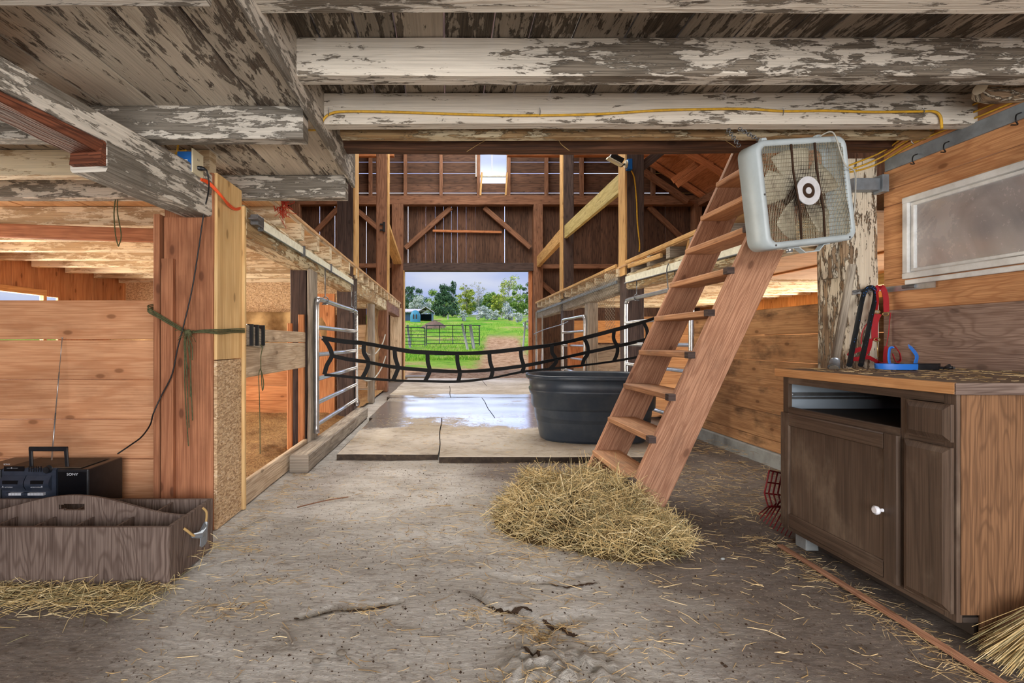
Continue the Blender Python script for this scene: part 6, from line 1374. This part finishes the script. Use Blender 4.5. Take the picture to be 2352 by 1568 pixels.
# ---- trees
def tree(px, base, Y, top, wpx, nleaf, style, label, mats, lean=0, name='tree', cat='tree', seed=0):
    rng = random.Random(seed+px); q = Y/F; p = at(px, base, Y); p.z = ground(p.x, Y)-.1; H = HC+(VY-top)*q-p.z; Wd = wpx*q/2
    t = thing(name, label, cat, p)
    b = MB(); tr = smooth([p, p+Vector((lean*.3, 0, H*.4)), p+Vector((lean, 0, H*.95))], 5); r0 = .022*H if style != 'bush' else .01*H
    b.tube(tr, [r0*(1-.85*i/(len(tr)-1)) for i in range(len(tr))], 7)
    blobs = []
    nb = {'pine': 46, 'round': 34, 'sparse': 34, 'bush': 26, 'birch': 40}[style]
    for k in range(nb):
        f = rng.uniform(.12 if style in ('pine', 'bush', 'round') else .35, 1.0); base_ = p+Vector((lean*f, 0, H*f))
        rad = Wd*((1-f)*.9+.18) if style == 'pine' else Wd*math.sqrt(max(.05, 1-((f-.55)/.55)**2))
        a = rng.uniform(0, 2*pi); rd = rad*math.sqrt(rng.random())*(1.0); e_ = base_+Vector((cos(a)*rd, sin(a)*rd, H*rng.uniform(-.03, .07) if style != 'pine' else -H*.02))
        b.tube([p+Vector((lean*f*.8, 0, H*f*.82)), (p+Vector((lean*f, 0, H*f*.92))).lerp(e_, .6), e_], [r0*.22, r0*.14, r0*.05], 4, caps=False)
        blobs.append((e_, Wd*rng.uniform(.16, .34)*(1 if style != 'sparse' else .8)))
    b.out('trunk' if style != 'bush' else 'stems', M['bark'] if style not in ('sparse', 'birch') else M['fence_wood'], t)
    b = MB()
    for _ in range(int(nleaf*1.7)):
        e_, s_ = rng.choice(blobs); d = Vector((rng.gauss(0, 1), rng.gauss(0, 1), rng.gauss(0, .62))).normalized()*s_*rng.random()**.4; c = e_+d
        if style == 'pine': d2 = Vector((d.x, d.y, d.z*.3-.1))
        L = rng.uniform(.05, .13)*(q/.055)*(1 if style != 'sparse' else .7); n0 = len(b.v)
        u1 = Vector((rng.gauss(0, 1), rng.gauss(0, 1), rng.gauss(0, 1))).normalized()*L; u2_ = u1.orthogonal().normalized()*L*.55
        b.v += [c-u1, c+u2_, c+u1, c-u2_]; b.face((n0, n0+1, n0+2, n0+3), ((0, 0),)*4)
    b.out('foliage', M[mats], t)
M['leaf_dark'] = leaf_mat('dark_evergreen_leaves', (30, 56, 36), (58, 92, 54), (104, 138, 84))
M['leaf_mid'] = leaf_mat('mid_green_leaves', (60, 96, 30), (110, 146, 50), (164, 184, 84))
M['leaf_yel'] = leaf_mat('yellow_green_leaves', (96, 124, 30), (154, 170, 54), (206, 204, 96))
M['leaf_pale'] = leaf_mat('pale_blossom_leaves', (140, 150, 130), (190, 198, 182), (228, 232, 222))
M['leaf_bare'] = leaf_mat('thin_spring_leaves', (120, 112, 80), (160, 156, 110), (196, 196, 150))
T = [(945, 722, 84, 664, 62, 2600, 'round', 'leaf_dark', 'dark green tree at the left edge of the doorway view', 0), (962, 724, 76, 683, 50, 2200, 'bush', 'leaf_pale', 'whitish flowering tree behind the shed', 0),
     (1020, 727, 66, 656, 66, 5200, 'pine', 'leaf_dark', 'big dark evergreen in the middle of the paddock view', 0), (1041, 726, 82, 646, 34, 1400, 'pine', 'leaf_dark', 'slim dark conifer tip rising behind the big evergreen', 0),
     (1072, 728, 72, 662, 44, 2600, 'round', 'leaf_yel', 'yellow green tree right of the big evergreen', 0), (1100, 726, 80, 652, 46, 420, 'sparse', 'leaf_bare', 'nearly bare tree between the two green groups', 0),
     (1128, 727, 78, 676, 48, 2300, 'round', 'leaf_mid', 'round olive green tree right of the bare one', 0), (1146, 727, 70, 680, 40, 1900, 'round', 'leaf_yel', 'yellowish bushy tree left of the tall birch', 0),
     (1164, 725, 68, 636, 60, 1000, 'birch', 'leaf_yel', 'tall thin birch with sparse leaves at right', .5), (1196, 728, 62, 664, 56, 3400, 'round', 'leaf_mid', 'leafy green tree at the right edge of the doorway view', 0),
     (1216, 724, 84, 652, 40, 1500, 'round', 'leaf_dark', 'dark tree partly hidden by the right door board', 0), (1003, 725, 92, 672, 60, 2200, 'round', 'leaf_mid', 'mid green tree behind the shed and the big evergreen', 0), (1066, 725, 90, 655, 30, 500, 'sparse', 'leaf_bare', 'thin bare treetop behind the yellow green tree', .3),
     (1040, 722, 100, 690, 120, 2600, 'round', 'leaf_mid', 'low distant tree clump closing the gap in the middle', 0), (1130, 722, 100, 690, 120, 2600, 'round', 'leaf_dark', 'low distant tree clump closing the gap at right', 0), (930, 722, 100, 680, 90, 1800, 'round', 'leaf_mid', 'low distant tree clump at the far left', 0)]
for k, (px, base, Y, top_, w, n_, st, mt, l, lean) in enumerate(T): tree(px, base, Y, top_, w, n_, st, l, mt, lean, seed=k)
B = [(1063, 733, 50, 712, 20, 700, 'pale grey green bush in front of the yellow green tree'), (1113, 732, 52, 704, 36, 1500, 'pale round bush in the middle of the paddock edge'), (1135, 732, 54, 712, 26, 800, 'pale bush right of the round one'), (1168, 732, 52, 700, 30, 1100, 'whitish tall bush below the birch'), (1190, 736, 46, 715, 22, 500, 'thin pale bush by the right fence'), (1213, 742, 40, 712, 26, 500, 'scraggly pale bush at the right edge')]
for k, (px, base, Y, top_, w, n_, l) in enumerate(B): tree(px, base, Y, top_, w, n_, 'bush', l, 'leaf_pale', 0, 'bush', 'bush', 50+k)
